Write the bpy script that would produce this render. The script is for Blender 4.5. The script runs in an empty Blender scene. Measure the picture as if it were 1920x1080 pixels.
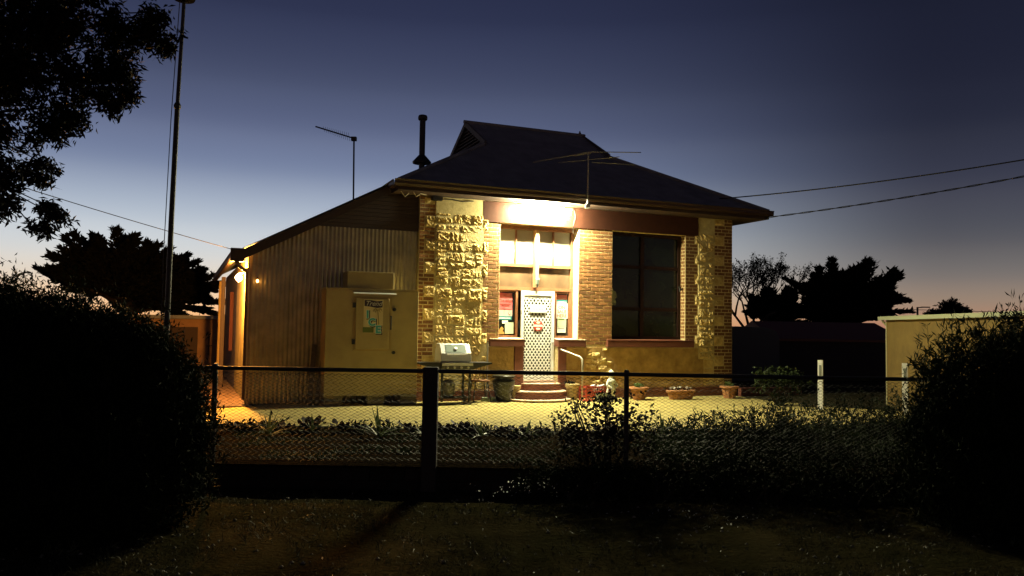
import bpy, math, random
import numpy as np
from mathutils import Vector, Matrix, noise

R = math.radians
C = bpy.context.scene.collection
SC = bpy.context.scene
rnd = random.Random(7)
rng = np.random.default_rng(7)

# ------------------------------------------------------------------ camera, sky, exposure
cam_d = bpy.data.cameras.new('camera'); cam = bpy.data.objects.new('camera', cam_d); C.objects.link(cam)
cam_d.sensor_width = 36.0; cam_d.lens = 36.0 * 1507.0 / 1920.0
cam_d.clip_start = 0.05; cam_d.clip_end = 2000
PITCH, ROLL = 0.0493, 0.0160
cam.matrix_world = (Matrix.Translation((0, 0, 1.6)) @ Matrix.Rotation(math.pi / 2 + PITCH, 4, 'X')
                    @ Matrix.Rotation(ROLL, 4, 'Z'))
SC.camera = cam
SC.render.engine = 'CYCLES'
SC.cycles.use_denoising = True
SC.cycles.max_bounces = 6
SC.cycles.sample_clamp_indirect = 4.0
SC.cycles.use_light_tree = True
SC.view_settings.view_transform = 'Standard'
SC.view_settings.look = 'None'
SC.view_settings.gamma = 1.0
SC.view_settings.exposure = 0.0
SC.view_settings.use_curve_mapping = False


def lin(c):
    return tuple(((v / 255) / 12.92 if v / 255 <= .04045 else ((v / 255 + .055) / 1.055) ** 2.4) for v in c) + (1.0,)


# dusk sky: after sunset, glow at the horizon to the left, indigo above
world = bpy.data.worlds.new('World'); SC.world = world; world.use_nodes = True
nt = world.node_tree; nt.nodes.clear()
N = nt.nodes.new; LK = nt.links.new
tc = N('ShaderNodeTexCoord'); nrm = N('ShaderNodeVectorMath'); nrm.operation = 'NORMALIZE'
LK(tc.outputs['Generated'], nrm.inputs[0])
sep = N('ShaderNodeSeparateXYZ'); LK(nrm.outputs[0], sep.inputs[0])
flat = N('ShaderNodeCombineXYZ'); LK(sep.outputs[0], flat.inputs[0]); LK(sep.outputs[1], flat.inputs[1])
fn = N('ShaderNodeVectorMath'); fn.operation = 'NORMALIZE'; LK(flat.outputs[0], fn.inputs[0])
SUN_AZ = R(-20)
dt = N('ShaderNodeVectorMath'); dt.operation = 'DOT_PRODUCT'; LK(fn.outputs[0], dt.inputs[0])
dt.inputs[1].default_value = (math.sin(SUN_AZ), math.cos(SUN_AZ), 0)
wmap = N('ShaderNodeMapRange'); wmap.interpolation_type = 'SMOOTHSTEP'
wmap.inputs['From Min'].default_value = .66; wmap.inputs['From Max'].default_value = 1.0
LK(dt.outputs['Value'], wmap.inputs['Value'])


def ramp(stops):
    r = N('ShaderNodeValToRGB'); cr = r.color_ramp; cr.interpolation = 'CARDINAL'
    while len(cr.elements) > 1: cr.elements.remove(cr.elements[-1])
    cr.elements[0].position = stops[0][0]; cr.elements[0].color = lin(stops[0][1])
    for p, c in stops[1:]:
        e = cr.elements.new(p); e.color = lin(c)
    LK(sep.outputs[2], r.inputs[0]); return r


r_sun = ramp([(0, (246, 182, 122)), (.02, (250, 200, 150)), (.045, (232, 210, 185)), (.075, (216, 214, 210)), (.116, (188, 197, 208)),
              (.173, (134, 146, 172)), (.225, (100, 110, 140)), (.28, (74, 82, 110)), (.36, (47, 53, 80)), (.6, (24, 27, 48)), (1, (14, 16, 32))])
r_away = ramp([(0, (178, 120, 96)), (.03, (160, 132, 112)), (.06, (128, 118, 112)), (.10, (92, 91, 96)), (.16, (64, 66, 80)), (.22, (44, 47, 63)),
               (.27, (34, 37, 54)), (.36, (27, 30, 47)), (.6, (18, 20, 35)), (1, (12, 14, 28))])
mx = N('ShaderNodeMix'); mx.data_type = 'RGBA'
LK(wmap.outputs[0], mx.inputs['Factor']); LK(r_away.outputs[0], mx.inputs[6]); LK(r_sun.outputs[0], mx.inputs[7])
bg = N('ShaderNodeBackground'); bg.inputs['Strength'].default_value = 1.0
LK(mx.outputs[2], bg.inputs['Color'])
wo = N('ShaderNodeOutputWorld'); LK(bg.outputs[0], wo.inputs['Surface'])

LAMP_COL = (1.0, .93, .56)
LAMP_E = 2050.0
BULB_COL = (1.0, .42, .08)
BULB_E = 19000.0


# ------------------------------------------------------------------ materials
MATS = {}


def mat(name, col, rough=.8, col2=None, scale=8.0, bump=0.0, bscale=40.0, metal=0.0, emit=None, estr=0.0,
        rand=0.0, detail=4, trans=0.0, spec=None, dirt=0.0):
    if name in MATS: return MATS[name]
    m = bpy.data.materials.new(name); m.use_nodes = True; t = m.node_tree; n = t.nodes
    b = n['Principled BSDF']; b.inputs['Roughness'].default_value = rough; b.inputs['Metallic'].default_value = metal
    if spec is not None: b.inputs['Specular IOR Level'].default_value = spec
    b.inputs['Base Color'].default_value = (*col, 1)
    tcn = n.new('ShaderNodeTexCoord')
    out = None
    if col2 is not None:
        ns = n.new('ShaderNodeTexNoise'); ns.inputs['Scale'].default_value = scale; ns.inputs['Detail'].default_value = detail
        t.links.new(tcn.outputs['Object'], ns.inputs['Vector'])
        rp = n.new('ShaderNodeMapRange'); rp.inputs['From Min'].default_value = .32; rp.inputs['From Max'].default_value = .68
        t.links.new(ns.outputs['Fac'], rp.inputs['Value'])
        mm = n.new('ShaderNodeMix'); mm.data_type = 'RGBA'; t.links.new(rp.outputs[0], mm.inputs['Factor'])
        mm.inputs[6].default_value = (*col, 1); mm.inputs[7].default_value = (*col2, 1); out = mm.outputs[2]
    if rand > 0:
        oi = n.new('ShaderNodeObjectInfo'); hs = n.new('ShaderNodeHueSaturation')
        mr = n.new('ShaderNodeMapRange'); mr.inputs['To Min'].default_value = 1 - rand; mr.inputs['To Max'].default_value = 1 + rand * .8
        t.links.new(oi.outputs['Random'], mr.inputs['Value']); t.links.new(mr.outputs[0], hs.inputs['Value'])
        if out is not None: t.links.new(out, hs.inputs['Color'])
        else: hs.inputs['Color'].default_value = (*col, 1)
        out = hs.outputs[0]
    if dirt > 0:
        nd = n.new('ShaderNodeTexNoise'); nd.inputs['Scale'].default_value = 2.3; nd.inputs['Detail'].default_value = 7; nd.inputs['Roughness'].default_value = .65
        t.links.new(tcn.outputs['Object'], nd.inputs['Vector'])
        md = n.new('ShaderNodeMapRange'); md.inputs['From Min'].default_value = .4; md.inputs['From Max'].default_value = .7
        md.inputs['To Min'].default_value = 1.0; md.inputs['To Max'].default_value = 1 - dirt
        t.links.new(nd.outputs['Fac'], md.inputs['Value'])
        mu = n.new('ShaderNodeMix'); mu.data_type = 'RGBA'; mu.blend_type = 'MULTIPLY'; mu.inputs['Factor'].default_value = 1
        if out is not None: t.links.new(out, mu.inputs[6])
        else: mu.inputs[6].default_value = (*col, 1)
        t.links.new(md.outputs[0], mu.inputs[7]); out = mu.outputs[2]
    if out is not None: t.links.new(out, b.inputs['Base Color'])
    if bump > 0:
        nb = n.new('ShaderNodeTexNoise'); nb.inputs['Scale'].default_value = bscale; nb.inputs['Detail'].default_value = 5
        t.links.new(tcn.outputs['Object'], nb.inputs['Vector'])
        bp = n.new('ShaderNodeBump'); bp.inputs['Strength'].default_value = 1.0; bp.inputs['Distance'].default_value = bump
        t.links.new(nb.outputs['Fac'], bp.inputs['Height']); t.links.new(bp.outputs[0], b.inputs['Normal'])
    if emit is not None:
        b.inputs['Emission Color'].default_value = (*emit, 1); b.inputs['Emission Strength'].default_value = estr
    if trans > 0:
        tl = n.new('ShaderNodeBsdfTranslucent'); ms = n.new('ShaderNodeMixShader'); ms.inputs[0].default_value = trans
        if out is not None: t.links.new(out, tl.inputs['Color'])
        else: tl.inputs['Color'].default_value = (*col, 1)
        t.links.new(b.outputs[0], ms.inputs[1]); t.links.new(tl.outputs[0], ms.inputs[2])
        t.links.new(ms.outputs[0], n['Material Output'].inputs['Surface'])
    MATS[name] = m
    return m


M_brick = mat('red_brick', (.33, .16, .052), .9, (.20, .085, .03), 22, .002, 90, rand=.42)
M_mortar = mat('lime_mortar', (.68, .56, .30), .95, (.50, .40, .19), 20, .003, 120)
M_stone = mat('limestone', (.66, .51, .21), .95, (.46, .31, .10), 7, .006, 60, rand=.16)
M_stone_flat = mat('dressed_limestone', (.55, .36, .12), .95, (.36, .22, .07), 5, .014, 12, dirt=.4)
M_redpaint = mat('oxblood_paint', (.17, .055, .030), .55, (.15, .05, .03), 12, .001, 60, dirt=.3)
M_timber = mat('dark_timber_paint', (.034, .016, .010), .7, (.025, .012, .008), 20, .001, 60)
M_frame = mat('brown_window_paint', (.30, .13, .06), .5, (.22, .09, .045), 20, dirt=.3)
M_frame_dark = mat('maroon_window_paint', (.022, .009, .006), .5, (.017, .007, .005), 20, spec=.2)
M_roof = mat('weathered_roof_iron', (.26, .275, .28), .6, (.20, .21, .215), 3, dirt=.3)
M_cream_iron = mat('cream_corrugated_iron', (.32, .26, .115), .27, (.26, .21, .09), 3, dirt=.35, spec=.9)
M_cream = mat('cream_enamel', (.44, .345, .14), .4, (.40, .31, .125), 2, .0006, 200, dirt=.2)
M_cream_wall = mat('cream_render', (.52, .36, .13), .85, (.44, .30, .10), 3, .004, 40, dirt=.25)
M_glass = mat('dark_window_glass', (.008, .010, .009), .08, spec=.6)
M_glass_brown = mat('brown_reflection_glass', (.16, .105, .06), .25, (.10, .065, .04), 3, dirt=.4)  # brown reflections in these panes are put into the glass colour
M_frost = mat('whitewashed_glass', (.46, .44, .38), .5, (.40, .38, .33), 4)
M_white = mat('white_paint', (.80, .80, .76), .45)
M_whitemetal = mat('white_powdercoat', (.86, .86, .82), .4)
M_black = mat('black_steel', (.018, .018, .018), .5)
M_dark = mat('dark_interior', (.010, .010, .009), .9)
M_galv = mat('galvanised_pipe', (.34, .34, .32), .45, metal=.6)
M_silver = mat('brushed_stainless', (.62, .62, .60), .35, metal=.35)
M_wire = mat('fence_wire', (.02, .016, .012), .7)
M_rail = mat('dark_fence_pipe', (.022, .018, .017), .55)
M_post = mat('old_timber_post', (.045, .035, .028), .9, (.03, .025, .02), 30, .004, 60)
M_red = mat('sign_red', (.55, .05, .03), .5)
M_teal = mat('print_teal', (.02, .20, .22), .5)
M_pink = mat('poster_red', (.42, .06, .07), .5, (.50, .14, .14), 6)
M_pinkpale = mat('poster_pink', (.62, .30, .30), .5, (.70, .45, .42), 9)
M_ink = mat('print_dark_red', (.20, .03, .02), .6)
M_blackink = mat('print_black', (.02, .02, .025), .6)
M_navy = mat('print_navy', (.035, .02, .035), .6)
M_paper = mat('white_paper', (.78, .80, .72), .7)
M_papergreen = mat('pale_green_paper', (.52, .60, .42), .7)
M_orange = mat('print_orange', (.45, .22, .05), .7)
M_green = mat('print_green', (.10, .20, .04), .7)
M_terra = mat('terracotta', (.50, .23, .09), .85, (.34, .15, .065), 14, .002, 60, dirt=.25)
M_darkpot = mat('dark_glazed_pot', (.020, .019, .009), .35, (.012, .012, .007), 10)
M_creampot = mat('cream_stone_pot', (.45, .36, .17), .9, (.36, .28, .12), 20, .003, 60)
M_crate = mat('red_plastic', (.50, .06, .035), .4)
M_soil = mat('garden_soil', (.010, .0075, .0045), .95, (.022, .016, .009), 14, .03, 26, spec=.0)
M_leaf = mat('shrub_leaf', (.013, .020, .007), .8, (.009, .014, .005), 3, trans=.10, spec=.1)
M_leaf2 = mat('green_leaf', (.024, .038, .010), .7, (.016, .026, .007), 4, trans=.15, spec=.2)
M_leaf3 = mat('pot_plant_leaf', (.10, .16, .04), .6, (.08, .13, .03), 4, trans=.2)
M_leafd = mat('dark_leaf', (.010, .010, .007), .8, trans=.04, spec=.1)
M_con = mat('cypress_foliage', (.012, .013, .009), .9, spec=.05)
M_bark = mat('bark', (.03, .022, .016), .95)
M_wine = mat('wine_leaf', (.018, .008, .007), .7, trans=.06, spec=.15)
M_flower = mat('white_petal', (.75, .75, .68), .7)
M_block = mat('concrete_block', (.24, .20, .12), .95, (.19, .16, .09), 12, .004, 60)


# ------------------------------------------------------------------ mesh helpers
class MB:
    def __init__(s): s.v = []; s.f = []

    def add(s, vs, fs):
        k = len(s.v); s.v += [tuple(v) for v in vs]; s.f += [tuple(i + k for i in f) for f in fs]; return s

    def box(s, x0, x1, y0, y1, z0, z1, M=None):
        vs = [Vector(p) for p in ((x0, y0, z0), (x1, y0, z0), (x1, y1, z0), (x0, y1, z0), (x0, y0, z1), (x1, y0, z1), (x1, y1, z1), (x0, y1, z1))]
        if M is not None: vs = [M @ v for v in vs]
        return s.add(vs, [(0, 3, 2, 1), (4, 5, 6, 7), (0, 1, 5, 4), (1, 2, 6, 5), (2, 3, 7, 6), (3, 0, 4, 7)])

    def tube(s, pts, r, n=8, cap=True):
        pts = [Vector(p) for p in pts]; rr = r if isinstance(r, (list, tuple)) else [r] * len(pts)
        k = len(s.v); up = None
        for i, p in enumerate(pts):
            d = (pts[min(i + 1, len(pts) - 1)] - pts[max(i - 1, 0)]).normalized()
            if up is None:
                up = Vector((0, 0, 1)) if abs(d.z) < .9 else Vector((1, 0, 0))
            a = d.cross(up).normalized(); up = a.cross(d).normalized()
            for j in range(n):
                t = 2 * math.pi * j / n
                s.v.append(tuple(p + (a * math.cos(t) + up * math.sin(t)) * rr[i]))
        for i in range(len(pts) - 1):
            for j in range(n):
                j2 = (j + 1) % n
                s.f.append((k + i * n + j, k + i * n + j2, k + (i + 1) * n + j2, k + (i + 1) * n + j))
        if cap:
            s.f.append(tuple(k + j for j in range(n))[::-1]); s.f.append(tuple(k + (len(pts) - 1) * n + j for j in range(n)))
        return s

    def lathe(s, prof, n=20, c=(0, 0, 0), sx=1, sy=1):
        k = len(s.v)
        for r, z in prof:
            for j in range(n):
                t = 2 * math.pi * j / n
                s.v.append((c[0] + r * math.cos(t) * sx, c[1] + r * math.sin(t) * sy, c[2] + z))
        for i in range(len(prof) - 1):
            for j in range(n):
                j2 = (j + 1) % n
                s.f.append((k + i * n + j, k + i * n + j2, k + (i + 1) * n + j2, k + (i + 1) * n + j))
        s.f.append(tuple(k + j for j in range(n))[::-1]); s.f.append(tuple(k + (len(prof) - 1) * n + j for j in range(n)))
        return s

    def prism(s, poly, axis, a0, a1):
        """poly: 2D points, extruded along axis ('x','y','z')"""
        n = len(poly)

        def P(p, a):
            return {'x': (a, p[0], p[1]), 'y': (p[0], a, p[1]), 'z': (p[0], p[1], a)}[axis]
        vs = [P(p, a0) for p in poly] + [P(p, a1) for p in poly]
        return s.add(vs, [tuple(range(n))[::-1], tuple(range(n, 2 * n))] + [(i, (i + 1) % n, (i + 1) % n + n, i + n) for i in range(n)])

    def mesh(s, name, m, smooth=False):
        me = bpy.data.meshes.new(name); me.from_pydata(s.v, [], s.f)
        me.materials.append(m)
        if smooth:
            me.polygons.foreach_set('use_smooth', [True] * len(me.polygons))
        me.validate(); me.update(); return me

    def build(s, name, m, parent=None, smooth=False, **kw):
        return link(s.mesh(name, m, smooth), name, parent, **kw)


def link(me, name, parent=None, loc=None, rot=None, **kw):
    o = bpy.data.objects.new(name, me); C.objects.link(o)
    if parent is not None: o.parent = parent
    if loc is not None: o.location = loc
    if rot is not None: o.rotation_euler = rot
    for k, v in kw.items(): o[k] = v
    return o


def thing(name, label, cat, loc=(0, 0, 0), rz=0.0, group=None):
    o = bpy.data.objects.new(name, None); o.empty_display_size = .1; C.objects.link(o)
    o.location = loc; o.rotation_euler = (0, 0, rz); o['label'] = label; o['category'] = cat
    if group: o['group'] = group
    return o


def copy_tree(o, parent=None):
    c = o.copy(); C.objects.link(c); c.parent = parent
    for ch in [x for x in bpy.data.objects if x.parent == o]: copy_tree(ch, c)
    return c


def quads(name, V, m, parent=None, per=4, **kw):
    """V: (n*per,3) float array, faces of `per` verts"""
    n = len(V) // per
    me = bpy.data.meshes.new(name); me.vertices.add(n * per); me.loops.add(n * per); me.polygons.add(n)
    me.vertices.foreach_set('co', V.astype(np.float32).ravel())
    me.loops.foreach_set('vertex_index', np.arange(n * per, dtype=np.int32))
    me.polygons.foreach_set('loop_start', np.arange(0, n * per, per, dtype=np.int32))
    me.polygons.foreach_set('loop_total', np.full(n, per, dtype=np.int32))
    me.materials.append(m); me.update(calc_edges=True)
    return link(me, name, parent, **kw)


def leaves(P, D, L, W, bend=0.0):
    """diamond leaves: root P, direction D (unit), length, width -> verts"""
    n = len(P)
    L = np.broadcast_to(np.asarray(L, float).reshape(-1, 1), (n, 1)); W = np.broadcast_to(np.asarray(W, float).reshape(-1, 1), (n, 1))
    rv = rng.normal(size=(n, 3)); s = np.cross(D, rv); s /= np.linalg.norm(s, axis=1, keepdims=True) + 1e-9
    nn = np.cross(s, D)
    mid = P + D * L * .5 + nn * L * bend
    tip = P + D * L
    return np.stack([P, mid + s * W * .5, tip, mid - s * W * .5], 1).reshape(-1, 3)


def unit(a): return a / (np.linalg.norm(a, axis=1, keepdims=True) + 1e-9)


def blob_points(blobs, dens, shell=.55):
    """points inside ellipsoids, biased to the outside. blobs: (cx,cy,cz,rx,ry,rz)"""
    out = []
    for b in blobs:
        c = np.array(b[:3]); r = np.array(b[3:6])
        n = max(4, int(dens * (r[0] * r[2] + r[0] * r[1] + r[1] * r[2]) * (b[6] if len(b) > 6 else 1)))
        d = unit(rng.normal(size=(n, 3))); k = shell + (1 - shell) * rng.random((n, 1)) ** .7
        k *= 1 + .16 * rng.normal(size=(n, 1))
        out.append(c + d * r * k)
    return np.concatenate(out)


def clumps(P, k, spread, Lr, Wr, up=0.0, sidew=1.0, bend=.1, droop_dir=None):
    n = len(P)
    base = unit(rng.normal(size=(n, 3)) * np.array([sidew, sidew, .6]) + np.array([0, 0, up]))
    PP = np.repeat(P, k, 0) + rng.normal(size=(n * k, 3)) * spread
    D = unit(np.repeat(base, k, 0) + rng.normal(size=(n * k, 3)) * .55)
    L = rng.uniform(*Lr, n * k); W = rng.uniform(*Wr, n * k)
    return leaves(PP, D, L, W, bend)


def text(body, size, loc, m, parent, rot=(math.pi / 2, 0, 0), name='lettering', align='CENTER', shear=0.0, ex=.0006, bold=0.0, sx=1.0):
    cu = bpy.data.curves.new(name, 'FONT'); cu.body = body; cu.size = size; cu.align_x = align; cu.extrude = ex; cu.shear = shear
    cu.offset = bold; cu.materials.append(m)
    tmp = bpy.data.objects.new(name, cu); me = bpy.data.meshes.new_from_object(tmp); bpy.data.objects.remove(tmp)
    if not me.materials: me.materials.append(m)
    o = link(me, name, parent, loc, rot); o.scale = (sx, 1, 1)
    return o


# ------------------------------------------------------------------ house frame
AL = .39; OX, OY = -2.0, 17.1
CA, SA = math.cos(AL), math.sin(AL)


def H(s, t, z=0.0): return (OX + s * CA - t * SA, OY + s * SA + t * CA, z)


# ------------------------------------------------------------------ ground
def sheet(name, poly, z, m, thick=0, **kw):
    b = MB()
    if thick: b.prism(poly, 'z', z - thick, z)
    else: b.add([(x, y, z) for x, y in poly], [tuple(range(len(poly)))])
    return b.build(name, m, kind='structure', **kw)


M_ground = mat('dry_paddock', (.030, .027, .016), .95, (.04, .034, .02), .8, .03, 6, spec=.0)
M_verge = mat('verge_dirt_and_grass', (.066, .052, .024), .95, (.034, .032, .014), 1.1, .02, 22, dirt=.5, spec=.0)
M_yard = mat('crushed_limestone', (.50, .41, .135), .95, (.36, .29, .09), 34, .018, 60, dirt=.28)
M_path = mat('red_paving', (.07, .036, .02), .9, (.05, .026, .014), 10, .006, 40)
sheet('ground', [(-500, 9.5), (500, 9.5), (500, 900), (-500, 900)], -.012, M_ground)
# verge in front, gently uneven
b = MB(); nx, ny = 120, 70
for j in range(ny + 1):
    for i in range(nx + 1):
        x = -16 + 32 * i / nx; y = -6 + 15.3 * j / ny
        h = .05 * noise.fractal(Vector((x * .5, y * .5, 3)), 1, 2, 4) + .012 * noise.noise(Vector((x * 5, y * 5, 0)))
        b.v.append((x, y, -.28 + h * min(1, (9.3 - y) * 1.5 + .1)))
for j in range(ny):
    for i in range(nx):
        a = j * (nx + 1) + i; b.f.append((a, a + 1, a + nx + 2, a + nx + 1))
b.build('verge', M_verge, smooth=True, kind='structure')
sheet('verge_ground', [(-500, -80), (500, -80), (500, 9.35), (-500, 9.35)], -.40, M_ground)
# pale crushed limestone yard
yard = [(-5.6, 12.9), (-3.2, 12.75), (0, 12.6), (3.2, 12.9), (6.0, 13.6), (8.6, 14.8), (8.9, 16.2), (7.3, 17.2), H(8.0, -1.6)[:2], H(8.1, .1)[:2], H(-3.1, .5)[:2], H(-3.3, -.2)[:2], (-5.9, 14.6)]
sheet('yard', yard, .004, M_yard)
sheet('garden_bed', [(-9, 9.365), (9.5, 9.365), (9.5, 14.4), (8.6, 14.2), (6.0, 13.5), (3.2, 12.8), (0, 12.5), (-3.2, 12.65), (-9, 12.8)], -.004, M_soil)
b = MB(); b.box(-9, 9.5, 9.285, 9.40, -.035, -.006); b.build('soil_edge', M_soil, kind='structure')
b = MB(); b.prism([H(-3.35, .42)[:2], H(-3.35, 11)[:2], H(-6.6, 11)[:2], H(-6.2, -.3)[:2], H(-3.3, -.25)[:2]], 'z', -.05, .012)
b.build('side_path', M_path, kind='structure')
rw = thing('retaining_wall', 'low dark block retaining wall holding up the garden below the wire fence', 'retaining wall', (0, 9.32, -.45))
b = MB(); b.box(-9.5, 10, .05, .16, 0, .435); b.build('wall_core', mat('retaining_mortar', (.02, .016, .012), .95, spec=0), rw)
bk = MB().box(-.195, .195, -.045, .045, 0, .145).mesh('block', mat('retaining_block', (.025, .020, .014), .95, (.018, .015, .010), 8, .006, 50, rand=.3))
for r in range(3):
    for i in range(49):
        x = -9.4 + i * .4 + (.2 if r % 2 else 0)
        if -6.2 < x < 7.5:
            link(bk, 'block', rw, loc=(x, -.0 + .04 + rnd.uniform(-.004, .004), r * .152 - .03), rot=(0, 0, rnd.uniform(-.01, .01)))

# ------------------------------------------------------------------ stone house
HO = thing('stone_house', 'limestone and red brick shop house with hipped iron roof and lit entrance', 'house', (OX, OY, 0), AL)
W_ = 8.15; ZT = 4.40; Z0 = .23; CH = .25 / 3
# wall core (mortar face)
b = MB()
for s0, s1, z0, z1 in ((.002, 1.86, 0, ZT), (1.86, 3.82, 3.93, ZT), (3.82, 4.71, 0, ZT), (4.71, 6.75, 0, 1.20), (4.71, 6.75, 3.93, ZT), (6.75, W_ - .002, 0, ZT),
                       (1.86, 2.45, 0, 1.20), (3.32, 3.82, 0, 1.20)):
    b.box(s0, s1, 0, .34, z0, z1)
b.box(.002, .34, .34, 7.6, 0, ZT); b.box(W_ - .34, W_ - .002, .34, 7.6, 0, ZT); b.box(.34, W_ - .34, 7.3, 7.6, 0, ZT)
b.build('wall', M_mortar, HO)
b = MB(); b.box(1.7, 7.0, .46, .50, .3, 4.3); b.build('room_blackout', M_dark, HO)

# bricks --------------------------------------------------------
BR = {}


def brick_mesh(w, side=False):
    k = (round(w, 3), side)
    if k in BR: return BR[k]
    h = CH - .018; d = .005; c = .003; b = MB()
    x0, x1 = 0, w; y0 = -d
    vs = [(x0, 0, 0), (x1, 0, 0), (x1, 0, h), (x0, 0, h), (x0 + c, y0, c), (x1 - c, y0, c), (x1 - c, y0, h - c), (x0 + c, y0, h - c)]
    b.add(vs, [(0, 1, 5, 4), (1, 2, 6, 5), (2, 3, 7, 6), (3, 0, 4, 7), (4, 5, 6, 7)])
    BR[k] = b.mesh('brick', M_brick); return BR[k]


stuff_bricks = MB()
n_brick = [0]


def lay(s0, s1, z, pattern_off, single=True, t=0.0, face='front'):
    """one course of bricks from s0 to s1, joints .011"""
    x = s0; first = True
    while x < s1 - .02:
        w = .222
        if first and pattern_off: w = .111
        first = False
        e = min(x + w, s1)
        if s1 - e < .055: e = s1
        L = e - x - .018
        dz = rnd.uniform(-.0015, .0015); dy = rnd.uniform(-.001, .001)
        if face == 'front': loc = (x + .009, t + dy, z + .009 + dz); rot = (0, 0, rnd.uniform(-.003, .003))
        elif face == 'left': loc = (t + dy, e - .009, z + .009 + dz); rot = (0, 0, -math.pi / 2)   # facing -s, runs along t
        else: loc = (t, x, z); rot = (0, 0, 0)
        if single:
            link(brick_mesh(L), 'brick', HO, loc=loc, rot=rot); n_brick[0] += 1
        else:
            me = brick_mesh(L); Mx = Matrix.Translation(loc) @ Matrix.Rotation(rot[2], 4, 'Z')
            stuff_bricks.add([Mx @ v.co for v in me.vertices], [tuple(p.vertices) for p in me.polygons])
        x = e


for k in range(50):
    z = Z0 + k * CH
    if z > ZT - .06: break
    wide = (k % 6) in (0, 1, 2)      # limestone block row
    # left quoin
    lay(.0, .12 if wide else .35, z, k % 2, True)
    # left of the door opening
    if z > 1.17 and z < 3.9: lay(1.575 if wide else 1.465, 1.86, z, k % 2, True)
    # pier between door and window
    if z > 1.17 and z < 3.9: lay(3.82, 4.71, z, k % 2, True)
    # right of the window
    if z > 1.17 and z < 3.9: lay(6.75, 7.02 if wide else 7.11, z, k % 2, False)
    lay(7.90 if wide else 7.60, W_, z, k % 2, False)
    # reveals facing left
    if z > 1.33 and z < 3.9:
        lay(.01, .25, z, k % 2, False, t=6.75, face='left')
sb = stuff_bricks.build('brickwork', M_brick, HO, kind='stuff')


b = MB(); b.box(3.812, 3.8195, .006, .255, 1.37, 3.925); b.build('lamplit_reveal', mat('lamp_white_reveal', (.80, .76, .60), .6), HO)  # white stands for the lamp burning out the rendered reveal
# rubble stones -------------------------------------------------
def stone(s0, s1, z0, z1, amp=.034, seed=0, t=0.0, base=.006):
    g = .017; nx = max(4, int((s1 - s0) / g)); nz = max(4, int((z1 - z0) / g)); b = MB()
    cx, cz = (s0 + s1) / 2, (z0 + z1) / 2
    tilt = rnd.uniform(-.10, .10); tilt2 = rnd.uniform(-.09, .09); ang = rnd.uniform(.3, 1.2); ca, sa = math.cos(ang), math.sin(ang)
    for q in range(nz + 1):
        for i in range(nx + 1):
            u = i / nx; w = q / nz
            x = s0 + (s1 - s0) * u; z = z0 + (z1 - z0) * w
            edge = min(u * nx, (1 - u) * nx, w * nz, (1 - w) * nz)
            e = 0 if edge < .5 else min(1, (edge + .2) / 1.8)
            xr, zr = x * ca - z * sa, x * sa + z * ca
            p = Vector((xr * 7, zr * 15, seed * 3.1))
            n1 = 1 - 2.4 * abs(noise.noise(p)); n2 = 1 - 2.2 * abs(noise.noise(p * 2.3 + Vector((5, 2, 1)))); n3 = noise.noise(Vector((x * 55, z * 55, seed)))
            h = .55 * n1 + .38 * n2 + .22 * n3 + .3 * noise.noise(Vector((x * 4, z * 4, seed * .7)))
            y = -base - e * (amp * (.30 + .85 * h) + (x - cx) * tilt * .45 + (z - cz) * tilt2)
            wob = .020 * noise.noise(Vector((x * 11, z * 11, seed))) if edge < .5 else .009 * noise.noise(Vector((x * 31, z * 29, seed + 4)))
            y = min(y, -.003) if edge > .5 else (.004 if amp < .021 else -.012)
            b.v.append((x + wob, t + y, z + wob * .7))
    for q in range(nz):
        for i in range(nx):
            a = q * (nx + 1) + i; b.f.append((a, a + 1, a + nx + 2, a + nx + 1))
    b.build('stone', M_stone, HO)


def rubble(s0, s1, z0, z1, seed, amp=.034, wmin=.2, wmax=.48):
    x = s0
    while x < s1 - .03:
        w = rnd.uniform(wmin, wmax); e = x + w
        if s1 - e < .14: e = s1
        if e - x > .28 and rnd.random() < .35:
            zm = z0 + (z1 - z0) * rnd.uniform(.38, .62)
            stone(x + .004, e - .004, z0 + .004, zm - .004, amp, seed); stone(x + .004, e - .004, zm + .004, z1 - .004, amp, seed + 1)
        else: stone(x + .004, e - .004, z0 + .004, z1 - .004, amp, seed)
        seed += 2; x = e
    return seed


sd = 1
for k in range(0, 17):
    z0 = Z0 + k * .25; z1 = min(z0 + .25, ZT - .01)
    if z1 - z0 < .06: break
    wide = k % 2 == 0
    a = .012 if z0 > 4.1 else (.026 if z0 < .9 else .044)
    if wide:
        stone(.125, .38, z0 + .005, z1 - .005, a * .8, sd); stone(1.44, 1.57, z0 + .005, z1 - .005, a, sd + 1); sd += 2
        if z0 > .85: stone(7.03, 7.15, z0 + .005, z1 - .005, .03, sd); sd += 1
        stone(7.605, 7.885, z0 + .006, z1 - .006, .020, sd); sd += 1


def field(s0, s1, z0, z1, amp_fn, seed):
    """random rubble: the panel is cut again and again at uneven places, so no joint runs right across"""
    out = []

    def cut(a, b_, c, d, lv):
        w, h = b_ - a, d - c
        if (w < .56 and h < .31 and (rnd.random() < .5 or w * h < .06)) or (w < .26 and h < .22): out.append((a, b_, c, d)); return
        if w / h > rnd.uniform(1.1, 2.0):
            m = a + w * rnd.uniform(.33, .67); cut(a, m, c, d, lv + 1); cut(m, b_, c, d, lv + 1)
        else:
            m = c + h * rnd.uniform(.33, .67); cut(a, b_, c, m, lv + 1); cut(a, b_, m, d, lv + 1)
    cut(s0, s1, z0, z1, 0)
    for a, b_, c, d in out:
        am = amp_fn((c + d) / 2)
        stone(a + .004, b_ - .004, c + .004, d - .004, am * rnd.uniform(.75, 1.15), seed, base=rnd.uniform(.002, .02) * min(1, am / .04)); seed += 2
    return seed


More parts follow.
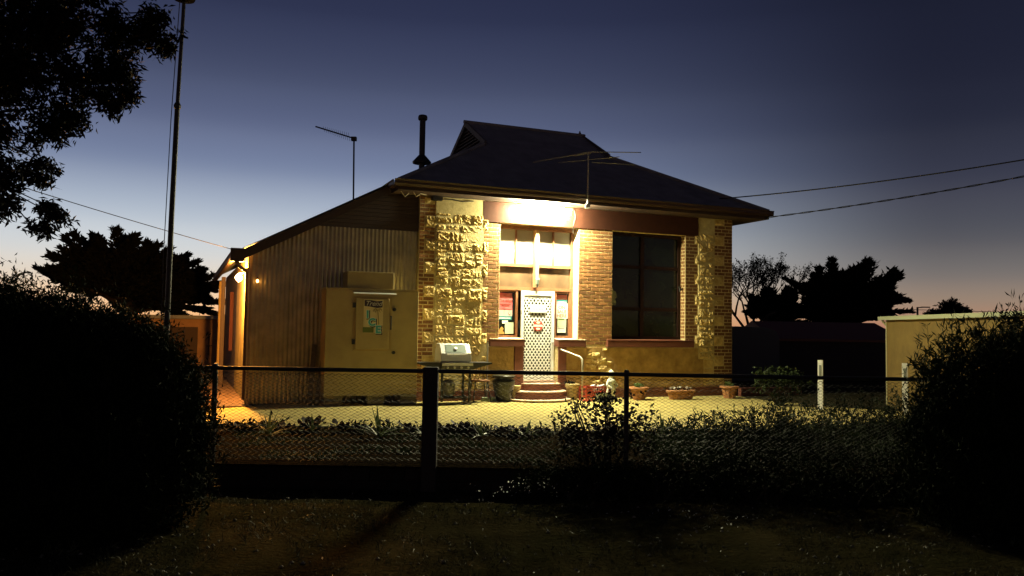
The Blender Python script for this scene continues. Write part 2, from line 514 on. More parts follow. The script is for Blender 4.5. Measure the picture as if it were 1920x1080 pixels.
for a_ in ((.362, 1.458, Z0), (7.125, 7.598, .9)):
    b = MB(); b.box(a_[0], a_[1], -.026, -.0005, a_[2], ZT - .003); b.build('rubble_mortar', mat('sandy_mortar', (.56, .46, .22), .95, (.44, .35, .15), 14, .006, 70), HO)
sd = field(.375, 1.445, Z0 + .004, ZT - .012, lambda z: .014 if z > 4.12 else (.028 if z < .9 else .044), sd)
sd = field(7.14, 7.59, .90, ZT - .012, lambda z: .010 if z > 4.0 else .044, sd)
sd = field(7.29, 7.59, Z0 + .004, .895, lambda z: .012, sd)
# lower wall right of the door: dressed face with a few weathered stones showing
b = MB()
for s0, s1 in ((3.52, 7.28), (1.62, 2.22)):
    b.box(s0, s1, -.022, .0, .235, 1.165)
b.build('dressed_face', M_stone_flat, HO)
for q in range(26):
    x = rnd.uniform(3.98, 4.62); z = .28 + .88 * rnd.random()
    if abs(x - 4.3) > .42 * (1.25 - .5 * abs(z - .7)): continue
    w = rnd.uniform(.12, .26); h = rnd.uniform(.07, .14)
    stone(x, x + w, z, min(z + h, 1.15), .020, 300 + q, t=-.022, base=.001)
# plinth and trims
b = MB(); b.box(-.03, 1.60, -.05, 0, 0, .215); b.box(3.5, W_ + .03, -.05, 0, 0, .215); b.box(1.60, 1.9, -.05, 0, 0, .215)
b.build('plinth', M_redpaint, HO)
b = MB(); b.box(1.44, 7.11, -.03, 0, 3.932, 4.385); b.build('lintel', mat('lintel_paint', (.052, .018, .010), .7, (.040, .014, .008), 8, .001, 50, spec=.15), HO)
for s0, s1, tt in ((1.64, 2.46, .262), (3.30, 4.00, .262), (4.57, 6.97, .25)):
    b = MB(); b.prism([(-.07, 1.185), (-.07, 1.325), (-.055, 1.335), (tt, 1.362), (tt, 1.185)], 'x', s0, s1)
    o = b.build('sill', M_redpaint, HO)
    b = MB(); b.prism([(-.074, 1.338), (-.074, 1.350), (tt, 1.377), (tt, 1.365)], 'x', s0 - .004, s1 + .004)
    b.build('sill_cap', mat('worn_sill_paint', (.62, .47, .32), .6) if s0 < 4 else M_redpaint, o)
for s0, s1 in ((2.235, 2.452), (3.318, 3.515)):
    b = MB(); b.box(s0, s1, -.045, -.001, .22, 1.18); b.build('pilaster', M_redpaint, HO)
b = MB(); b.box(2.38, 2.449, 0, .30, .42, 1.184); b.box(3.322, 3.40, 0, .30, .42, 1.184); b.build('door_cheek', M_redpaint, HO)

# entrance window and door --------------------------------------
T = .31
ent = MB()
ent.box(1.86, 3.82, .17, .31, 3.84, 3.93)
for s0, s1, z0, z1 in ((1.86, 1.935, 1.37, 3.84), (3.745, 3.82, 1.37, 3.84), (1.935, 3.745, 2.99, 3.06), (1.935, 3.745, 2.455, 2.53)):
    ent.box(s0, s1, T - .06, T + .03, z0, z1)
ef = ent.build('entrance_frame', M_frame, HO)
b = MB(); b.box(2.795, 2.875, .14, .30, 2.53, 3.84); b.build('mullion', mat('lamplit_mullion', (.55, .36, .20), .5), ef)  # paler than the frame: lamp glare is put into the mullion colour
for s in (2.36, 3.30):
    b = MB(); b.box(s - .016, s + .016, T - .045, T + .02, 3.061, 3.839); b.build('glazing_bar', M_frame, ef)
for s0, s1 in ((1.936, 2.343), (2.377, 2.794), (2.876, 3.283), (3.317, 3.744)):
    b = MB(); b.box(s0, s1, T, T + .01, 3.06, 3.84); b.build('pane', M_frost, ef)
for s0, s1 in ((1.936, 2.794), (2.876, 3.744)):
    b = MB(); b.box(s0, s1, T, T + .01, 2.53, 2.99); b.build('pane', M_glass_brown, ef)
# sidelights
for s0, s1 in ((1.936, 2.42), (3.36, 3.744)):
    f = MB()
    f.box(s1 - .05 if s0 < 2.5 else s1 - .03, s1, T - .05, T + .02, 1.37, 2.454); f.box(s0, s0 + .03, T - .05, T + .02, 1.37, 2.454)
    f.box(s0 + .03, s1 - .05, T - .04, T + .02, 1.37, 1.43); f.box(s0 + .03, s1 - .05, T - .04, T + .02, 2.41, 2.454)
    sf = f.build('sidelight', M_frame, HO)
    b = MB(); b.box(s0 + .031, s1 - .051 if s0 < 2.5 else s1 - .031, T, T + .008, 1.43, 2.41); b.build('pane', M_glass, sf)


def card(par, x0, x1, z0, z1, m, y=T - .004, th=.002, name='poster'):
    b = MB(); b.box(x0, x1, y - th, y, z0, z1); return b.build(name, m, par)


sl, sr = [o for o in C.objects if o.name.startswith('sidelight')][:2]
card(sl, 1.968, 2.30, 2.00, 2.385, M_pink); card(sl, 1.968, 2.30, 1.86, 1.999, M_pinkpale)
card(sl, 1.97, 2.29, 1.775, 1.858, M_teal); card(sl, 1.97, 2.26, 1.80, 1.825, M_paper, T - .007, name='wave_stripe')
text('The edge', .092, (2.13, T - .0075, 2.18), M_ink, sl, bold=.002); card(sl, 2.0, 2.26, 2.115, 2.135, M_ink, T - .007, name='printed_line'); card(sl, 2.03, 2.23, 2.085, 2.10, M_ink, T - .007, name='printed_line')
card(sl, 1.99, 2.28, 2.012, 2.02, M_ink, T - .007, name='printed_line'); card(sl, 2.10, 2.106, 1.92, 2.06, M_ink, T - .007, name='printed_line')
b = MB(); b.lathe([(.026, 0), (.026, .002)], 16); b.build('printed_badge', M_blackink, sl, loc=(2.235, T - .0075, 1.925), rot=(math.pi / 2, 0, 0))
b = MB(); b.lathe([(.016, 0), (.016, .002)], 16); b.build('printed_badge', M_paper, sl, loc=(2.235, T - .0095, 1.925), rot=(math.pi / 2, 0, 0))
card(sl, 2.06, 2.20, 1.69, 1.76, M_paper, T - .006, name='notice'); card(sl, 2.13, 2.34, 1.46, 1.72, M_papergreen, T - .009, name='notice')
b = MB(); b.prism([(1.97, 1.45), (2.12, 1.45), (2.11, 1.50), (2.07, 1.52), (2.10, 1.58), (2.05, 1.62), (2.0, 1.57), (1.97, 1.5)], 'y', T - .007, T - .005)
b.build('orange_print', M_orange, sl)
card(sr, 3.40, 3.685, 2.27, 2.385, mat('header_red', (.34, .07, .04), .5)); card(sr, 3.415, 3.67, 2.335, 2.355, M_pink, T - .007, name='printed_line'); card(sr, 3.43, 3.655, 2.30, 2.312, M_pinkpale, T - .007, name='printed_line')
card(sr, 3.40, 3.685, 2.175, 2.269, M_teal); card(sr, 3.41, 3.67, 2.20, 2.222, M_paper, T - .007, name='wave_stripe')
card(sr, 3.395, 3.70, 1.83, 2.18, M_white, T - .010, name='sale_notice')
for i, w_ in enumerate(('ON', 'SALE', 'HERE')):
    text(w_, .108, (3.548, T - .0135, 2.055 - i * .098), mat('print_brick_red', (.30, .09, .03), .6), sr, bold=.0015)
card(sr, 3.44, 3.665, 1.63, 1.835, M_papergreen, T - .007, name='notice'); card(sr, 3.44, 3.655, 1.50, 1.63, M_paper, T - .006, name='notice')
card(sr, 3.47, 3.62, 1.805, 1.825, M_green, T - .0095, name='printed_line'); card(sr, 3.46, 3.62, 1.60, 1.608, M_blackink, T - .0085, name='printed_line')

# security door with diamond grille
DS, DE, DZ0, DZ1 = 2.47, 3.30, .42, 2.445
dr = thing('tmp', '', '', (0, 0, 0)); del dr['label']; del dr['category']; dr.name = 'security_door'; dr.parent = HO
b = MB()
for s0, s1, z0, z1 in ((DS, DS + .065, DZ0, DZ1), (DE - .065, DE, DZ0, DZ1), (DS + .065, DE - .065, DZ0, DZ0 + .075), (DS + .065, DE - .065, DZ1 - .10, DZ1)):
    b.box(s0, s1, .175, .215, z0, z1)
b.build('door_frame', M_whitemetal, dr)
b = MB(); gx0, gx1, gz0, gz1 = DS + .065, DE - .065, DZ0 + .075, DZ1 - .10
nxx, nzz = 8, 15; dx = (gx1 - gx0) / nxx; dz = (gz1 - gz0) / nzz


def tri_hole(cx, cz, a, c, up):
    pass


y0, y1 = .186, .196
for i in range(nxx):
    for j in range(nzz * 2):
        cx = gx0 + (i + (.5 if j % 2 == 0 else 1.0)) * dx; cz = gz0 + (j + 1) * dz / 2
        if cx > gx1 - .02 or cz > gz1 - .01: continue
        hw, hh = dx / 2, dz / 2; k = .74
        o_ = [(cx - hw, cz), (cx, cz - hh), (cx + hw, cz), (cx, cz + hh)]
        i_ = [(cx - hw * k, cz - hh * .10), (cx, cz - hh * k * .62), (cx + hw * k, cz - hh * .10), (cx, cz + hh * k)]
        vs = [(p[0], y0, p[1]) for p in o_] + [(p[0], y0, p[1]) for p in i_] + [(p[0], y1, p[1]) for p in i_]
        b.add(vs, [(0, 1, 5, 4), (1, 2, 6, 5), (2, 3, 7, 6), (3, 0, 4, 7), (4, 5, 9, 8), (5, 6, 10, 9), (6, 7, 11, 10), (7, 4, 8, 11)])
for j in range(nzz + 1):   # edge strips fill the half diamonds
    z = gz0 + j * dz
b.box(gx0, gx1, .188, .194, gz0 - .001, gz0 + dz * .18); b.box(gx0, gx1, .188, .194, gz1 - dz * .5, gz1)
b.build('diamond_grille', M_whitemetal, dr)
b = MB(); b.box(DS + .02, DE - .02, .232, .24, DZ0, DZ1); b.build('inner_door', mat('inner_door_green', (.035, .035, .018), .8), dr)
b = MB(); b.box(2.69, 3.08, .168, .184, 1.955, 2.12); b.build('door_plaque', M_white, dr)
for q in range(4): card(dr, 2.76 + q * .07, 2.80 + q * .07, 2.03, 2.045, mat('faded_print', (.45, .42, .38), .6), .1675, name='faint_mark')
b = MB(); b.lathe([(.118, 0), (.118, .008)], 28); o = b.build('round_sign', M_red, dr, loc=(2.895, .182, 1.655), rot=(math.pi / 2, 0, 0))
b = MB(); b.box(-.11, .11, -.024, .024, .0082, .0105); b.build('white_band', M_paper, o)
for zz in (.072, -.072):
    b = MB(); b.lathe([(.034, .0082), (.034, .0105)], 14, (0, zz, 0), sx=1.5, sy=.8); b.build('white_mark', M_paper, o)
b = MB(); b.tube([(3.262, .175, 1.27), (3.262, .13, 1.27)], .018, 10); b.tube([(3.262, .13, 1.27), (3.20, .13, 1.27)], .010, 8); b.build('handle', M_galv, dr)
b = MB(); b.box(DS - .02, DE + .02, .10, .30, .36, .418); b.build('threshold', mat('worn_step_paint', (.58, .42, .30), .8), dr)
for z in (1.9, 1.1):
    b = MB(); b.box(DS - .018, DS + .012, .165, .178, z, z + .10); b.build('hinge', M_galv, dr)

# big window
bw = MB()
T2 = .24
for s0, s1, z0, z1 in ((4.71, 4.79, 1.37, 3.93), (6.67, 6.75, 1.37, 3.93), (4.79, 6.67, 3.85, 3.93), (4.79, 6.67, 1.37, 1.44), (5.60, 5.69, 1.44, 3.85)):
    bw.box(s0, s1, T2 - .05, T2 + .04, z0, z1)
for s0, s1 in ((4.79, 5.60), (5.69, 6.67)):
    for z in (2.06, 3.07):
        bw.box(s0, s1, T2 - .03, T2 + .03, z, z + .075)
bwf = bw.build('window_frame', M_frame_dark, HO)
for s0, s1 in ((4.79, 5.60), (5.69, 6.67)):
    for z0, z1 in ((1.44, 2.06), (2.135, 3.07), (3.145, 3.85)):
        b = MB(); b.box(s0 + .001, s1 - .001, T2, T2 + .008, z0 + .001, z1 - .001)
        b.build('pane', mat('dark_curtained_glass', (.010, .016, .011), .18, (.007, .011, .008), 2, spec=.35), bwf)
b = MB(); b.prism([(4.80, 2.18), (4.93, 2.17), (4.97, 2.24), (4.93, 2.32), (4.98, 2.38), (4.95, 2.50), (4.88, 2.52), (4.86, 2.60), (4.80, 2.58)], 'y', T2 - .004, T2 - .001)
b.build('paper_cutout', mat('grey_green_paper', (.20, .22, .15), .8), bwf)
b = MB(); b.tube([(6.745, .10, 2.62), (6.66, .10, 2.60)], .022, 8); b.tube([(6.66, .10, 2.55), (6.66, .10, 2.68)], .018, 8); b.box(6.62, 6.70, .08, .12, 2.64, 2.67); b.build('tap', M_black, HO)

# sensor on mullion
b = MB(); b.tube([(2.835, .12, 2.60), (2.835, .10, 2.72)], [.03, .042], 10); b.build('sensor', mat('pale_blue_plastic', (.45, .60, .62), .4), HO)
b = MB(); b.tube([(2.835, .12, 2.52), (2.835, .12, 2.60)], [.022, .03], 10); b.build('sensor_base', M_black, HO)
# steps: three rounded treads
M_tread = mat('worn_step_paint', (.58, .42, .30), .8)


def step(cx, hw, dep, z0, z1, name='step'):
    pts = [(cx - hw, 0)] + [(cx - hw * math.cos(math.pi * i / 18), -dep * math.sin(math.pi * i / 18) ** .7) for i in range(1, 18)] + [(cx + hw, 0)]
    b = MB(); b.prism(pts, 'z', z0, z1); o = b.build(name, M_redpaint, HO)
    pts2 = [(cx + (x - cx) * 1.012, y * 1.02) for x, y in pts]
    b = MB(); b.prism(pts2, 'z', z1 + .001, z1 + .022); b.build('tread', M_tread, o)


step(2.88, .47, .32, .23, .345); step(2.76, .66, .64, .05, .19); step(2.72, .76, .88, .0, .028)
b = MB(); b.box(2.453, 3.317, -.03, .1, 0, .355); b.build('step_base', M_redpaint, HO)

# ------------------------------------------------------------------ roof
OH = .63; ZE = 4.56; DD = 2.91; TT = 7.6; tm = TT / 2
Z1, ZR = 6.20, 7.12


def plan_h(d):
    if d <= DD: return ZE + (Z1 - ZE) * d / DD
    return Z1 + (ZR - Z1) * (d - DD) / (tm + OH - DD)


def corr(name, fn, u0, u1, vmaxf, m, parent, amp=.009, pitch=.076, breaks=()):
    """corrugated sheet: fn(u,v,h) -> point; vmaxf(u) -> list of v ring values"""
    b = MB(); n = max(2, int(round((u1 - u0) / (pitch / 4)))); cols = None
    for i in range(n + 1):
        u = u0 + (u1 - u0) * i / n; h = amp * math.cos(2 * math.pi * (u - u0) / pitch)
        vs = vmaxf(u); cols = len(vs)
        for v in vs: b.v.append(fn(u, v, h))
    for i in range(n):
        for j in range(cols - 1):
            a = i * cols + j; b.f.append((a, a + cols, a + cols + 1, a + 1))
    return b.build(name, m, parent, smooth=True)


sl0, sr0 = -OH, W_ + OH


def rings(u, width, full):
    d = min(u - 0, width - u)
    if d >= DD - 1e-6: return [0, DD, full]
    return [0, d, d + 1e-4]


Wf = sr0 - sl0; full = tm + OH
# front and back planes: u along s, v inwards
def front_rings(u):
    d = min(u, Wf - u)
    return [0, DD, full] if d >= DD else [0, d * .5, d]


for k_ in range(12):
    pass
RF = corr('roof_front_slope', lambda u, v, h: (sl0 + u, -OH + v, plan_h(v) + h), 0, Wf, front_rings, M_roof, HO)
RB = corr('roof_back_slope', lambda u, v, h: (sl0 + u, TT + OH - v, plan_h(v) + h), 0, Wf, front_rings, M_roof, HO)
Wt = TT + 2 * OH
def side_rings(u):
    d = min(u, Wt - u, DD); return [0, d * .5, d]


corr('roof_left_slope', lambda u, v, h: (sl0 + v, -OH + u, plan_h(v) + h), 0, Wt, side_rings, M_roof, HO)
corr('roof_right_slope', lambda u, v, h: (sr0 - v, -OH + u, plan_h(v) + h), 0, Wt, side_rings, M_roof, HO)
# gablets with louvres
for sx, sgn in ((sl0 + DD, 1), (sr0 - DD, -1)):
    half = full - DD
    g = MB(); x = sx + sgn * .12
    g.add([(x, tm - half, Z1 + .02), (x, tm + half, Z1 + .02), (x, tm, ZR - .02)], [(0, 1, 2)])
    go = g.build('gablet', mat('gablet_back', (.05, .045, .042), .9), HO)
    nl = 9
    for i in range(nl):
        z = Z1 + .04 + i * (ZR - Z1 - .12) / nl; hw = half * (1 - (z - Z1) / (ZR - Z1)) - .05
        if hw < .05: continue
        b = MB(); b.box(x - sgn * .07, x - sgn * .01, tm - hw, tm + hw, z, z + .035); b.build('slat', mat('gablet_slat', (.09, .08, .075), .8), go)
    for q in (-1, 1):
        b = MB(); b.prism([(tm + q * (half + .06), Z1 - .05), (tm + q * (half + .06), Z1 + .09), (tm, ZR + .03), (tm, ZR - .12)], 'x', min(sx, sx + sgn * .04) - .01, max(sx, sx + sgn * .04))
        b.build('barge_board', mat('barge_paint', (.10, .09, .085), .7), go)
b = MB(); b.tube([(sl0 + DD - .04, tm, ZR + .015), (sr0 - DD + .04, tm, ZR + .015)], .05, 8)
for sx, sy in ((0, 0), (1, 0), (0, 1), (1, 1)):
    a0 = (sr0 if sx else sl0, (TT + OH) if sy else -OH, ZE + .03)
    a1 = ((sr0 - DD) if sx else (sl0 + DD), (TT + OH - DD) if sy else -OH + DD, Z1 + .03)
    b.tube([a0, a1], .045, 8)
b.build('ridge_capping', M_roof, HO)
b = MB(); b.tube([(sr0 - DD - .12, tm, ZR + .05), (sr0 - DD - .12, tm, ZR + .14)], [.05, .012], 8); b.build('ridge_finial', M_roof, HO)
# soffit, fascia, gutter
b = MB()
b.box(sl0 + .02, sr0 - .02, -OH + .02, -.002, 4.40, 4.42); b.box(sl0 + .02, -.002, 0, TT, 4.40, 4.42); b.box(W_ + .002, sr0 - .02, 0, TT, 4.40, 4.42)
b.build('soffit', mat('brown_soffit', (.075, .038, .018), .85, (.055, .028, .014), 8, dirt=.3), HO)
b = MB(); b.box(sl0, sr0, -OH, -OH + .02, 4.385, 4.56); b.box(sl0, sl0 + .02, -OH + .02, TT + OH, 4.385, 4.56); b.box(sr0 - .02, sr0, -OH + .02, TT + OH, 4.385, 4.56)
b.box(sl0 + .02, sr0 - .02, TT + OH - .02, TT + OH, 4.385, 4.56)
b.build('fascia', M_timber, HO)
gp = [(0, 4.47), (-.03, 4.455), (-.085, 4.465), (-.105, 4.50), (-.105, 4.55), (-.125, 4.585), (-.11, 4.585), (-.09, 4.55), (-.09, 4.505), (-.02, 4.48), (0, 4.49)]
b = MB()
b.prism([(-OH + y - .001, z) for y, z in gp], 'x', sl0 - .11, sr0 + .06)
b.build('gutter', mat('brown_gutter', (.055, .027, .015), .5, (.04, .02, .011), 5), HO)
for pr in ([(sl0 + y - .001, z) for y, z in gp], [(sr0 - y + .001, z) for y, z in gp]):
    b = MB(); b.prism(pr, 'y', -OH, TT + OH); b.build('gutter', MATS['brown_gutter'], HO)
# under-eave clutter
b = MB(); b.box(.24, .46, -.16, -.03, 4.30, 4.385); b.build('meter_box', M_black, HO)
b = MB(); b.tube([(.46, -.05, 4.34), (.70, -.05, 4.36), (.95, -.04, 4.33), (1.2, -.04, 4.36)], .010, 6); b.build('cable', M_black, HO)
b = MB(); b.tube([(3.66, -.05, 4.38), (3.69, -.06, 4.15), (3.64, -.05, 3.98), (3.70, .05, 3.80)], .008, 6); b.build('cable', M_black, HO)
b = MB(); b.tube([(-.30, -.55, 4.37), (-.22, -.5, 4.28), (-.12, -.45, 4.36), (.05, -.3, 4.37)], .009, 6); b.tube([(-.55, -.5, 4.37), (-.45, -.45, 4.27), (-.35, -.4, 4.36)], .009, 6)
b.build('cable', mat('pale_cable', (.35, .28, .15), .6), HO)
b = MB(); b.box(6.9, 7.03, -.028, -.005, 4.05, 4.36); b.build('conduit_box', M_timber, HO)

# ------------------------------------------------------------------ lean-to on the left (part of the house)
LT = .07; LL = -3.40
def ltop(s): return min(3.62, 3.00 + (s + 3.5) * .545)


lt = MB()
nsh = 5
edges = [LL, -2.64, -1.88, -1.12, -.36, -.002]
for a_, b_ in zip(edges[:-1], edges[1:]):
    corr('corrugated_sheet', lambda u, v, h: (u, LT - .004 + h, v), a_, b_, lambda u: [.02, ltop(u) * .5, 2.74, ltop(u)] if ltop(u) > 2.8 else [.02, 1.2, 2.0, ltop(u)], M_cream_iron, HO, amp=.0130, pitch=.081 * (b_ - a_) / (.081 * max(1, round((b_ - a_) / .081))))
b = MB(); b.prism([(LL + .02, 0), (0, 0), (0, 3.60), (-1.9, 3.60), (LL + .02, 2.98)], 'y', LT + .02, LT + .06); b.build('lean_to_framing', M_timber, HO)
b = MB(); b.prism([(-2.35, 3.625), (-.001, 3.625), (-.001, 4.40), (-.75, 4.40)], 'y', LT + .01, LT + .05); b.build('gable_infill', M_timber, HO)
for i in range(9):   # boards of the infill
    z = 3.63 + i * .085; s0 = max(-2.33 + (z - 3.60) / .52, -2.3)
    if z > 4.36: break
    b = MB(); b.box(s0 + .02, -.004, LT - .012, LT + .008, z, z + .078); b.build('board', M_timber, HO)
# side wall of the lean-to
for a_, b_ in ((.085, 1.4), (1.4, 2.7), (2.7, 4.0)):
    corr('corrugated_sheet', lambda u, v, h: (LL - .002 + h, u, v), a_, b_, lambda u: [.02, 1.5, 2.98], M_cream_iron, HO, amp=.0130, pitch=.08)
b = MB(); b.box(LL + .02, LL + .06, .14, 9.4, 0, 2.98); b.build('lean_to_framing', M_timber, HO)
for i in range(18):
    b = MB(); b.box(LL - .012, LL + .01, 4.02 + i * .3, 4.30 + i * .3, .02, 2.98); b.build('board', M_timber, HO)  # dark boards stand in for the unlit opening beyond the cream sheets
# skillion roof: thin roof, barge, gutter
b = MB(); th = .05
RP = [(-3.66, 2.97), (-.72, 4.52), (-.72, 4.52 + th), (-3.66, 2.97 + th)]
corr('lean_to_roof', lambda u, v, h: (-3.66 + v, u, 3.02 + v * .527 + h), -.10, 9.6, lambda u: [0, 1.4, 2.96], M_roof, HO)
b = MB(); b.prism([(-3.66, 2.80), (-3.66, 3.0), (-.66, 4.565), (-.66, 4.375)], 'y', -.12, -.085); b.build('barge_board', M_timber, HO)
b = MB(); b.prism([(-3.60, 2.87), (-3.60, 2.93), (-.78, 4.37), (-.78, 4.33)], 'y', -.084, LT - .02); b.build('soffit', MATS['brown_soffit'], HO)
b = MB(); b.prism([(-3.665 + y - .001, z - 1.58) for y, z in gp], 'y', -.15, 9.6); b.build('gutter', MATS['brown_gutter'], HO)
b = MB(); b.box(-3.80, -3.55, -.17, -.05, 2.80, 3.06); b.tube([(-3.72, -.09, 2.85), (-3.62, .0, 2.72), (-3.46, .16, 2.62)], .035, 8); b.build('rainwater_head', M_timber, HO)
b = MB(); b.tube([(LL - .06, .16, 2.7), (LL - .06, .16, .1)], .035, 8); b.build('downpipe', MATS['brown_gutter'], HO)
b = MB(); b.box(LL - .045, LL - .012, .06, .085, .02, 2.96); b.build('corner_flashing', M_cream_iron, HO)
# verandah post and screens further back on the side
for t_ in (9.0,):
    b = MB(); b.box(-3.62, -3.50, t_, t_ + .1, 0, 2.85); b.build('verandah_post', M_cream_wall, HO)
b = MB(); b.box(-3.70, -3.60, 5.6, 5.70, .0, 2.8); b.build('screen_post', M_timber, HO)
b = MB(); b.box(-3.50, -3.415, 5.2, 5.22, .9, 2.4); b.build('hanging_cloth', mat('red_hanging_cloth', (.035, .006, .005), .95), HO)


# ------------------------------------------------------------------ lamps
lamp = thing('fluorescent_lamp', 'bright white fluorescent light under the eave over the entrance', 'light fitting', H(2.83, -.11, 4.275), AL)
b = MB(); b.box(-.66, .66, -.19, -.11, .012, .044); b.box(-.5, -.44, -.11, .08, .015, .04); b.box(.44, .5, -.11, .08, .015, .04); b.build('lamp_housing', M_white, lamp)
m_tube = mat('widened_opal', (.9, .9, .85), .4, emit=LAMP_COL, estr=LAMP_E)
b = MB(); b.prism([(-.195, .010), (-.20, -.035), (-.18, -.075), (-.15, -.088), (-.12, -.075), (-.10, -.035), (-.105, .010)], 'x', -.62, .62); b.build('widened_diffuser', m_tube, lamp)  # wide opal cover added in place of a bare tube to enlarge the glow

bp = H(-3.56, 1.05, 2.56)
bulb = thing('wall_bulb', 'orange glowing bulb on the side wall of the lean-to', 'light bulb', bp, AL)
b = MB(); b.box(.12, .20, -.05, .05, .02, .14); b.tube([(.14, 0, .08), (0, 0, .10), (0, 0, .05)], .018, 8); b.build('bulb_bracket', M_black, bulb)
b = MB(); b.lathe([(.02, .06), (.045, .035), (.062, 0), (.058, -.04), (.04, -.07), (.006, -.085)], 14); b.build('bulb_glass', mat('bulb_glow', (.9, .6, .3), .4, emit=BULB_COL, estr=BULB_E), bulb, smooth=True)
b2p = H(-3.28, -.05, 2.44)
bulb2 = thing('porch_bulb', 'small orange bulb near the front corner of the corrugated wall', 'light bulb', b2p, AL)
b = MB(); b.tube([(0, .11, .06), (0, 0, .07), (0, 0, .03)], .012, 8); b.build('bulb_bracket', M_black, bulb2)
b = MB(); b.lathe([(.01, .03), (.02, .015), (.026, 0), (.02, -.025), (.004, -.035)], 12); b.build('bulb_glass', mat('small_bulb_glow', (.9, .6, .3), .4, emit=BULB_COL, estr=22), bulb2, smooth=True)

# ------------------------------------------------------------------ roof furniture
fl = thing('flue_pipe', 'dark chimney flue with a cone flashing rising behind the roof hip', 'flue', (-2.43, 21, 5.0))
b = MB(); b.tube([(0, 0, 0), (0, 0, 2.05)], .078, 14); b.build('pipe', M_black, fl, smooth=False)
b = MB(); b.lathe([(.10, 2.03), (.125, 2.06), (.125, 2.12), (.11, 2.16), (.09, 2.17)], 14); b.build('cap', M_black, fl)
b = MB(); b.lathe([(.24, .88), (.25, .92), (.09, 1.10), (.08, 1.10)], 18); b.build('cone', M_black, fl)

a1 = thing('tv_antenna', 'television aerial on a straight mast above the lean-to roof', 'antenna', (-3.70, 18.5, 4.1))
b = MB(); b.tube([(0, 0, 0), (-.03, 0, 1.86)], .02, 8); b.build('mast', M_black, a1)
b = MB(); b.tube([(-.04, 0, 1.84), (-.82, -.45, 1.99)], .017, 6); b.build('boom', M_black, a1)
b = MB(); b.box(-.09, .03, -.05, .05, 1.78, 1.87); b.build('bracket', M_black, a1)
for i in range(13):
    f = .12 + i * .055
    p = Vector((-.04, 0, 1.84)).lerp(Vector((-.82, -.45, 1.99)), f); L_ = .10 - .003 * i
    b = MB(); b.tube([p + Vector((.02, 0, -L_)), p + Vector((-.02, 0, L_))], .0035, 4); b.build('element', M_black, a1)
b = MB(); b.tube([(-.01, 0, .38), (-.22, 0, .10)], .012, 6); b.tube([(-.01, 0, .38), (.12, .15, .10)], .012, 6); b.build('stay', M_black, a1)

a2p = H(3.62, -.80, 0)
a2 = thing('roof_antenna', 'long armed aerial on a thin mast at the front gutter', 'antenna', (a2p[0], a2p[1], 4.35))
M_al = mat('dull_aluminium', (.30, .30, .30), .5, metal=.2)
b = MB(); b.tube([(0, 0, -.05), (.0, 0, 1.19)], .016, 8); b.build('mast', M_al, a2)
b = MB(); b.tube([(-1.22, .2, .98), (.06, 0, 1.19), (.10, .1, 1.20)], .014, 6); b.build('boom', M_al, a2)
for p, q in (((.05, 0, 1.19), (1.22, .3, 1.26)), ((-.65, .3, 1.0), (.72, .2, 1.13)), ((.1, .1, .98), (1.1, .5, 1.02)), ((-.3, -.1, 1.08), (.05, 0, 1.17))):
    b = MB(); b.tube([p, q], .010, 5); b.build('element', M_al, a2)
b = MB(); b.box(-.05, .05, -.04, .05, -.07, .02); b.build('bracket', M_galv, a2)


def wire(name, label, p, q, sag, r=.008, twist=False):
    p, q = Vector(p), Vector(q); n = 40
    pts = [p.lerp(q, i / n) - Vector((0, 0, sag * 4 * (i / n) * (1 - i / n))) for i in range(n + 1)]
    b = MB()
    if twist:
        n = 220
        for ph in (0, math.pi):
            pp = []
            for i in range(n + 1):
                f = i / n; c = p.lerp(q, f) - Vector((0, 0, sag * 4 * f * (1 - f))); a = f * 90 + ph
                pp.append(c + Vector((0, math.cos(a) * .012, math.sin(a) * .012)))
            b.tube(pp, r * .75, 4)
    else: b.tube(pts, r, 5)
    o = b.build(name, M_black, None); o['label'] = label; o['category'] = 'cable'; o['group'] = 'overhead service cables'


wire('overhead_cable', 'thin cable sloping from the left tree down to the lean-to gutter', (-8.6, 9.6, 4.02), (-5.55, 16.3, 3.06), .05, .007)
wire('overhead_cable', 'upper of the two cables leaving the right roof hip', (5.0, 20.2, 4.92), (16.2, 12.2, 6.20), .34, .015)
wire('overhead_cable', 'lower twisted cable leaving the right gutter end', (6.17, 19.9, 4.42), (16.2, 12.2, 6.10), .26, .012, True)

fp = thing('flag_pole', 'tall thin pole with a halyard and round cap by the left hedge', 'pole', (-4.72, 11, 0))
b = MB(); b.tube([(0, 0, 0), (.02, 0, 3.0), (.045, 0, 4.6)], [.040, .036, .034], 10); b.tube([(.045, 0, 4.6), (.085, 0, 6.12)], [.027, .024], 10); b.build('shaft', M_rail, fp)
b = MB(); b.lathe([(.045, 4.56), (.05, 4.60), (.03, 4.64)], 10, (.045, 0, 0)); b.build('collar', M_rail, fp)
b = MB(); b.lathe([(.02, 6.06), (.14, 6.09), (.15, 6.12), (.05, 6.17)], 16, (.085, 0, 0)); b.build('cap', mat('matt_black', (.012, .012, .012), .95, spec=.0), fp)
b = MB(); b.tube([(-.06, -.04, 1.2), (-.045, -.04, 2.1), (-.055, -.04, 2.4), (-.02, -.04, 4.4), (.04, -.04, 6.05)], .006, 5); b.build('halyard', mat('pale_rope', (.10, .10, .10), .8), fp)

